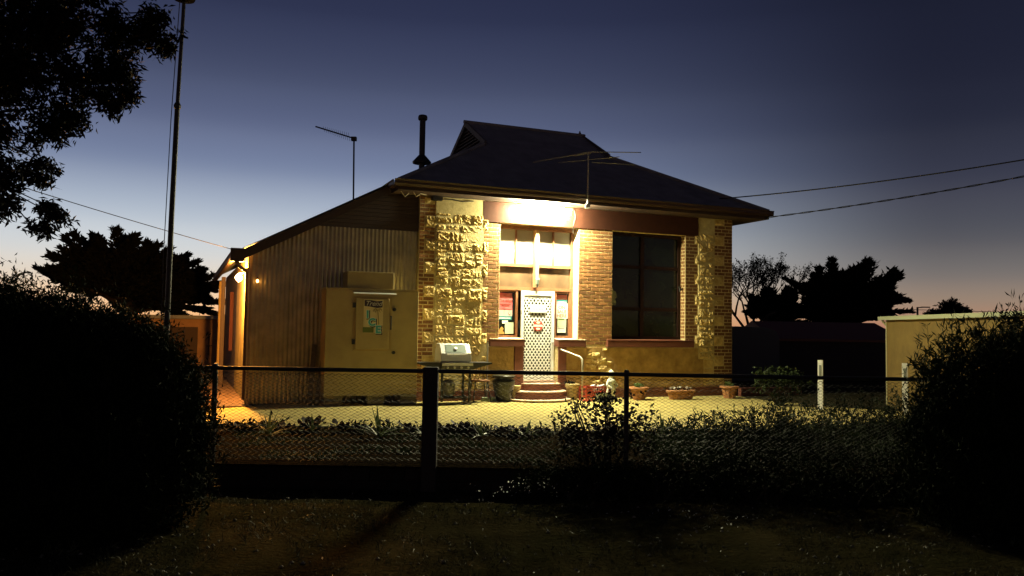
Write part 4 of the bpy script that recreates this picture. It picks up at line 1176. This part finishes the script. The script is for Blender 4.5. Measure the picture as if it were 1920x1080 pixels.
# ------------------------------------------------------------------ hedges and shrubs
def shrub(name, label, loc, blobs, dens, k, Lr, Wr, m, up=.8, group=None, spread=.03, wisps=0, shell=.5, cat='shrub'):
    o = thing(name, label, cat, loc, 0, group)
    P = blob_points(blobs, dens, shell)
    P[:, 2] = np.maximum(P[:, 2], .02)
    V = [clumps(P, k, spread, Lr, Wr, up=up)]
    quads('foliage', np.concatenate(V), m, o, kind='stuff')
    b = MB()
    for i in range(9):
        bl_ = blobs[rnd.randrange(len(blobs))]
        limb(b, (rnd.uniform(-.1, .1) + bl_[0] * .3, bl_[1] * .3, 0), (bl_[0] + rnd.uniform(-.5, .5) * bl_[3], bl_[1], bl_[2] + bl_[5] * .3), .018, .004, .08, 5)
    if wisps:
        for i in range(wisps):
            bl_ = blobs[rnd.randrange(len(blobs))]
            x = bl_[0] + rnd.uniform(-.95, .95) * bl_[3]; y = bl_[1] + rnd.uniform(-.6, .6) * bl_[4]
            zt = bl_[2] + bl_[5] * math.sqrt(max(0, 1 - ((x - bl_[0]) / bl_[3]) ** 2)) * .9
            h = rnd.uniform(.08, .26); q = Vector((x + rnd.uniform(-.06, .06), y, zt + h))
            b.tube([(x, y, zt - .1), tuple(q)], [.0035, .0015], 4, cap=False)
            n = 12; f = rng.random(n)[:, None]; PP = np.array([x, y, zt - .02]) * (1 - f) + np.array(tuple(q)) * f
            V.append(leaves(PP, unit(rng.normal(size=(n, 3)) * .8 + np.array([0, 0, 1.0])), rng.uniform(Lr[0], Lr[1], n) * .8, rng.uniform(Wr[0], Wr[1], n)))
    b.build('stems', M_bark, o, kind='stuff')
    if wisps:
        quads('shoots', np.concatenate(V[1:]), m, o, kind='stuff')
    return o


# left hedge mass (near)
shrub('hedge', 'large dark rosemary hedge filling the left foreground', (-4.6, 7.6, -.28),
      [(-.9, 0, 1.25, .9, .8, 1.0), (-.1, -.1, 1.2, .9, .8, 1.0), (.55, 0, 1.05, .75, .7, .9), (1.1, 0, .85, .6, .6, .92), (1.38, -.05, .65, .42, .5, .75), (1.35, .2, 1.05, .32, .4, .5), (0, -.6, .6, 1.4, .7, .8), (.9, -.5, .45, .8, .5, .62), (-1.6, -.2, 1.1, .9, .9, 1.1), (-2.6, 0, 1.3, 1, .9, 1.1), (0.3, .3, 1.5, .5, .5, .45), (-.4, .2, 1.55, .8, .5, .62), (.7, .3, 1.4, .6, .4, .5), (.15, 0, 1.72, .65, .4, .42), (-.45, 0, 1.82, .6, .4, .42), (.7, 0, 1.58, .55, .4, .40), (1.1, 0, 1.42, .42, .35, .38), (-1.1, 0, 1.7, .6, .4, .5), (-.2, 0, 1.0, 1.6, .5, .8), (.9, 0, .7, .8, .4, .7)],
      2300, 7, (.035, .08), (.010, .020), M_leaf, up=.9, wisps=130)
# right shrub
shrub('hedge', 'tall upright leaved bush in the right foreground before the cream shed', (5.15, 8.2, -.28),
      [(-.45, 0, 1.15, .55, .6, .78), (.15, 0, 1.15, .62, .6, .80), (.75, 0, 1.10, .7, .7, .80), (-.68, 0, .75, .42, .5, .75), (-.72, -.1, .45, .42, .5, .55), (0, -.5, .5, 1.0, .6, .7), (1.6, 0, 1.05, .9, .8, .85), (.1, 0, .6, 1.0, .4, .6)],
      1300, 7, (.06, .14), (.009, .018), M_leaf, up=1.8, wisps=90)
shrub('shrub', 'narrow leafy branch rising at the right picture edge above the shed roof', (6.35, 10.2, 0),
      [(0, 0, 1.6, .22, .2, .30), (.15, 0, 1.2, .35, .3, .6), (.25, 0, .7, .4, .3, .7)], 500, 6, (.05, .10), (.015, .025), M_leafd, up=.6, wisps=8)
# middle shrub behind the fence, round dark leaves
shrub('shrub', 'round leaved shrub silhouetted behind the fence in front of the crate', (1.10, 9.75, 0),
      [(0, 0, .55, .40, .3, .28), (-.42, 0, .40, .26, .25, .26), (.38, 0, .48, .30, .28, .30), (.08, 0, .74, .15, .15, .16), (-.3, .05, .66, .06, .1, .12), (0, 0, .25, .65, .35, .22)],
      330, 5, (.035, .06), (.026, .044), M_leafd, up=.2, shell=.2, spread=.03)
# shrubs spilling in front of the retaining wall
gfr = 'shrubs along the front garden'
for i, (x, y, z, sc, nm, lab) in enumerate((
        (.75, 9.02, -.28, .85, 'shrub', 'low dark shrub spilling over the wall under the middle shrub'),
        (1.75, 8.95, -.28, .9, 'shrub', 'low dark shrub before the wall just right of the thin fence post'),
        (2.75, 8.9, -.28, 1.0, 'shrub', 'wide dark shrub before the wall below the marker post'),
        (3.75, 8.8, -.28, 1.1, 'shrub', 'bushy dark shrub before the wall left of the right hedge'))):
    shrub(nm, lab, (x, y, z), [(0, 0, .28 * sc, .62 * sc, .38, .32 * sc), (-.35, .05, .2 * sc, .4, .35, .25 * sc), (.4, .05, .25 * sc, .42, .35, .28 * sc)], 520, 6, (.03, .06), (.010, .020), M_leaf, up=.5, group=gfr)
for i, (x, y, sc, m, lab) in enumerate((
        (2.3, 11.2, .55, M_leaf2, 'spiky low plant clump behind the fence right of the thin post'),
        (2.95, 11.4, .75, M_leaf, 'grey green shrub behind the fence below the terracotta trough'),
        (3.65, 11.6, .88, M_leaf, 'rounded garden shrub behind the fence below the right terracotta pot'),
        (4.4, 11.9, .90, M_leaf2, 'fine leaved shrub at the foot of the left marker post'),
        (5.25, 12.3, .90, M_leaf, 'dense garden shrub between the two marker posts'),
        (6.2, 12.9, .95, M_leaf2, 'garden shrub at the foot of the shed corner'))):
    shrub('garden_plant', lab, (x, y, 0), [(0, 0, .30 * sc, .48, .38, .33 * sc), (.2, -.4, .2 * sc, .5, .4, .24 * sc), (-.1, -.9, .16 * sc, .55, .5, .2 * sc), (0, -1.5, .12, .6, .5, .16)], 330, 6, (.05, .11), (.012, .028), m, up=1.0, group=gfr, wisps=14)
# bush behind, right of the house
shrub('shrub', 'leafy citrus sized bush right of the house corner', (5.85, 17.6, 0), [(0, 0, .62, .58, .45, .20), (-.3, 0, .5, .35, .3, .2), (.35, 0, .48, .35, .3, .22), (0, 0, .2, .2, .2, .2)], 200, 6, (.05, .09), (.03, .05), M_leaf2, up=.0, shell=.3)


# strappy plants in the bed
M_aloe = mat('aloe_leaf', (.10, .13, .045), .5, (.07, .10, .03), 6, trans=.15)


def strappy(name, label, x, y, n, L, m=M_aloe, Wd=.055, group='strappy plants in the garden bed'):
    o = thing(name, label, 'plant', (x, y, 0), rnd.random() * 6, group)
    for i in range(n):
        a = 2 * math.pi * i / n + rnd.uniform(-.3, .3); el = rnd.uniform(.35, 1.35); l = L * 1.3 * rnd.uniform(.7, 1.1)
        b = MB(); seg = 5; vs = []
        for j in range(seg + 1):
            f = j / seg; rr = l * math.cos(el) * f * (1 + .2 * f); zz = l * math.sin(el) * f - l * .35 * f * f * (1.4 - el)
            w = Wd * (1 - f) ** .6 * (.5 + f if f < .4 else 1) * .5
            c, s_ = math.cos(a), math.sin(a)
            vs += [(c * rr - s_ * w, s_ * rr + c * w, max(zz, .005) + .008), (c * rr, s_ * rr, max(zz, .005)), (c * rr + s_ * w, s_ * rr - c * w, max(zz, .005) + .008)]
        fs = []
        for j in range(seg):
            k = j * 3; fs += [(k, k + 1, k + 4, k + 3), (k + 1, k + 2, k + 5, k + 4)]
        b.add(vs, fs); b.build('leaf', m, o, smooth=True)


for x, y, n, L, lab in ((-3.45, 11.6, 16, .30, 'spiky aloe like clump beside the left fence post'), (-1.87, 11.6, 18, .34, 'largest spiky clump midway along the left fence bay'),
                        (-1.25, 11.75, 12, .22, 'small spiky clump just left of the timber post'), (-.42, 11.8, 15, .24, 'spiky clump right of the timber post'),
                        (2.25, 11.9, 13, .34, 'broad spiky clump right of the round leaved shrub'), (-4.15, 11.0, 10, .22, 'thin spiky clump under the hedge edge'), (.25, 11.9, 10, .22, 'low spiky clump left of the round leaved shrub'), (-2.9, 11.9, 10, .22, 'short spiky clump between the two larger left clumps')):
    strappy('spiky_plant', lab, x, y, n, L)
k = 0
n = 1500; P = np.stack([rng.uniform(-6.2, 3.2, n), 12.2 + rng.normal(0, .30, n), np.full(n, .02)], 1)
w_ = np.array([noise.noise(Vector((p[0] * 2.6, p[1] * 2.0, 9))) for p in P]); P = P[w_ > .10]
quads('border_plants', clumps(P, 6, .04, (.04, .11), (.02, .045), up=.9), M_leafd, None, kind='stuff')


def near(x):
    return min(((-4.2, 'hedge edge'), (-3.35, 'left fence post'), (-2.95, 'short spiky clump'), (-2.55, 'gap left of the largest spiky clump'), (-2.2, 'largest spiky clump on its left'), (-1.5, 'largest spiky clump on its right'), (-1.1, 'left edge of the timber post'), (-.95, 'timber post'), (-.65, 'right edge of the timber post'), (-.1, 'spiky clump right of the timber post'), (.15, 'middle of the steps'), (.5, 'right end of the steps'), (.9, 'crate'), (1.4, 'thin fence post')), key=lambda q: abs(q[0] - x))[1]


spots = [(-3.9, 12.0), (-3.0, 12.2), (-2.55, 12.05), (-2.2, 12.1), (-1.5, 12.15), (-.95, 12.1), (-.65, 12.15), (-.1, 12.2), (.5, 12.15), (.9, 12.2), (1.4, 12.2), (-3.35, 12.15), (.15, 12.25), (-1.1, 12.2)]
proto = None
for i, (x, y) in enumerate(spots):
    if proto is None:
        proto = thing('leafy_plant', 'broad leaved dark plant at the yard edge of the garden bed', 'plant', (x, y, 0), 0, 'broad leaved plants edging the yard')
        for j in range(9):
            a = j * .7 + rnd.random() * .3; r = .05 + .11 * rnd.random(); z = .06 + .09 * rnd.random()
            b = MB(); pts = [(.065 * math.cos(t) * 1.1, .05 * math.sin(t), .012 * math.cos(2 * t)) for t in [q * math.pi / 4 for q in range(8)]]
            Mx = Matrix.Translation((r * math.cos(a), r * math.sin(a), z)) @ Matrix.Rotation(a, 4, 'Z') @ Matrix.Rotation(rnd.uniform(-1.1, -.1), 4, 'Y')
            b.add([Mx @ Vector(p) for p in pts] + [Mx @ Vector((0, 0, -.012))], [(q, (q + 1) % 8, 8) for q in range(8)]); lf = b.build('leaf', M_wine, proto, smooth=True)
            b = MB(); b.tube([(0, 0, 0), (r * math.cos(a) * .8, r * math.sin(a) * .8, z)], .004, 4); b.build('stalk', M_bark, lf)
    else:
        c = copy_tree(proto); c['label'] = 'dark broad leaved plant edging the yard near the ' + near(x); c.location = (x, y, 0); c.rotation_euler = (0, 0, rnd.random() * 6); s_ = rnd.uniform(.75, 1.25); c.scale = (s_, s_, s_ * rnd.uniform(.8, 1.2))

# low litter and tufts in the bed and on the verge
n = 9000; P = np.stack([rng.uniform(-6.5, 7.5, n), rng.uniform(9.55, 12.4, n), np.full(n, .0)], 1)
w_ = np.array([noise.noise(Vector((p[0] * 1.6, p[1] * 1.6, 0))) for p in P]); P = P[w_ > .08]
P = P[P[:, 0] * 0 + P[:, 1] > 0]
quads('ground_cover', clumps(P, 6, .02, (.02, .07), (.006, .016), up=1.0), M_leaf2, None, kind='stuff')
n = 60000; P = np.stack([rng.uniform(-7, 7, n), rng.uniform(4.2, 9.2, n), np.full(n, -.275)], 1)
w_ = np.array([noise.fractal(Vector((p[0] * .9, p[1] * .9, 5)), 1, 2, 3) for p in P]); P = P[w_ > .02]
P[:, 2] = -.285 + np.array([.05 * noise.fractal(Vector((p[0] * .5, p[1] * .5, 3)), 1, 2, 4) for p in P])
quads('verge_grass', leaves(P, unit(rng.normal(size=P.shape) * .6 + np.array([0, 0, .7])), rng.uniform(.015, .05, len(P)), .004), mat('verge_grass', (.06, .065, .022), .6), None, kind='stuff')
# pale fallen petals / pebbles catching light
n = 60; P = np.stack([rng.normal(.2, .30, n), rng.normal(8.72, .10, n), rng.uniform(-.2, -.05, n)], 1)
P2 = np.stack([rng.normal(1.9, .5, 60), rng.normal(8.3, .35, 60), np.full(60, -.25)], 1)
P3 = np.stack([rng.uniform(-3.5, 3.5, 30), rng.uniform(5.5, 9, 30), np.full(30, -.25)], 1)
P = np.concatenate([P, P2, P3]); P = P[P[:, 1] < 9.2]
quads('fallen_petals', leaves(P, unit(rng.normal(size=P.shape) * np.array([1, 1, .4]) + np.array([0, 0, .5])), rng.uniform(.010, .030, len(P)), rng.uniform(.008, .024, len(P))), mat('pale_petal', (.8, .8, .75), .6, trans=.6), None, kind='stuff')
print('bricks', n_brick[0], 'objects', len(bpy.data.objects))

n = 2600; P = np.stack([rng.uniform(-6.5, 6.5, n), rng.uniform(4.3, 9.15, n), np.full(n, -.28)], 1)
w_ = np.array([noise.noise(Vector((p[0] * 1.1, p[1] * 1.4, 2))) for p in P]); P = P[w_ > -.1]
P[:, 2] = -.278 + np.array([.05 * noise.fractal(Vector((p[0] * .5, p[1] * .5, 3)), 1, 2, 4) for p in P])
quads('verge_tufts', clumps(P, 9, .02, (.03, .10), (.003, .007), up=1.3), MATS['verge_grass'], None, kind='stuff')
mbp = MB()
for i in range(700):
    x, y = rnd.uniform(-6, 6), rnd.uniform(4.4, 9.1); q = rnd.uniform(.006, .022); z = -.28 + .05 * noise.fractal(Vector((x * .5, y * .5, 3)), 1, 2, 4)
    mbp.add([(x - q, y - q * .6, z), (x + q, y - q * .7, z), (x + q * .8, y + q, z), (x - q * .7, y + q * .8, z), (x, y, z + q * .9)], [(0, 1, 4), (1, 2, 4), (2, 3, 4), (3, 0, 4)])
mbp.build('verge_gravel', mat('verge_pebble', (.22, .19, .13), .9), None, kind='stuff')
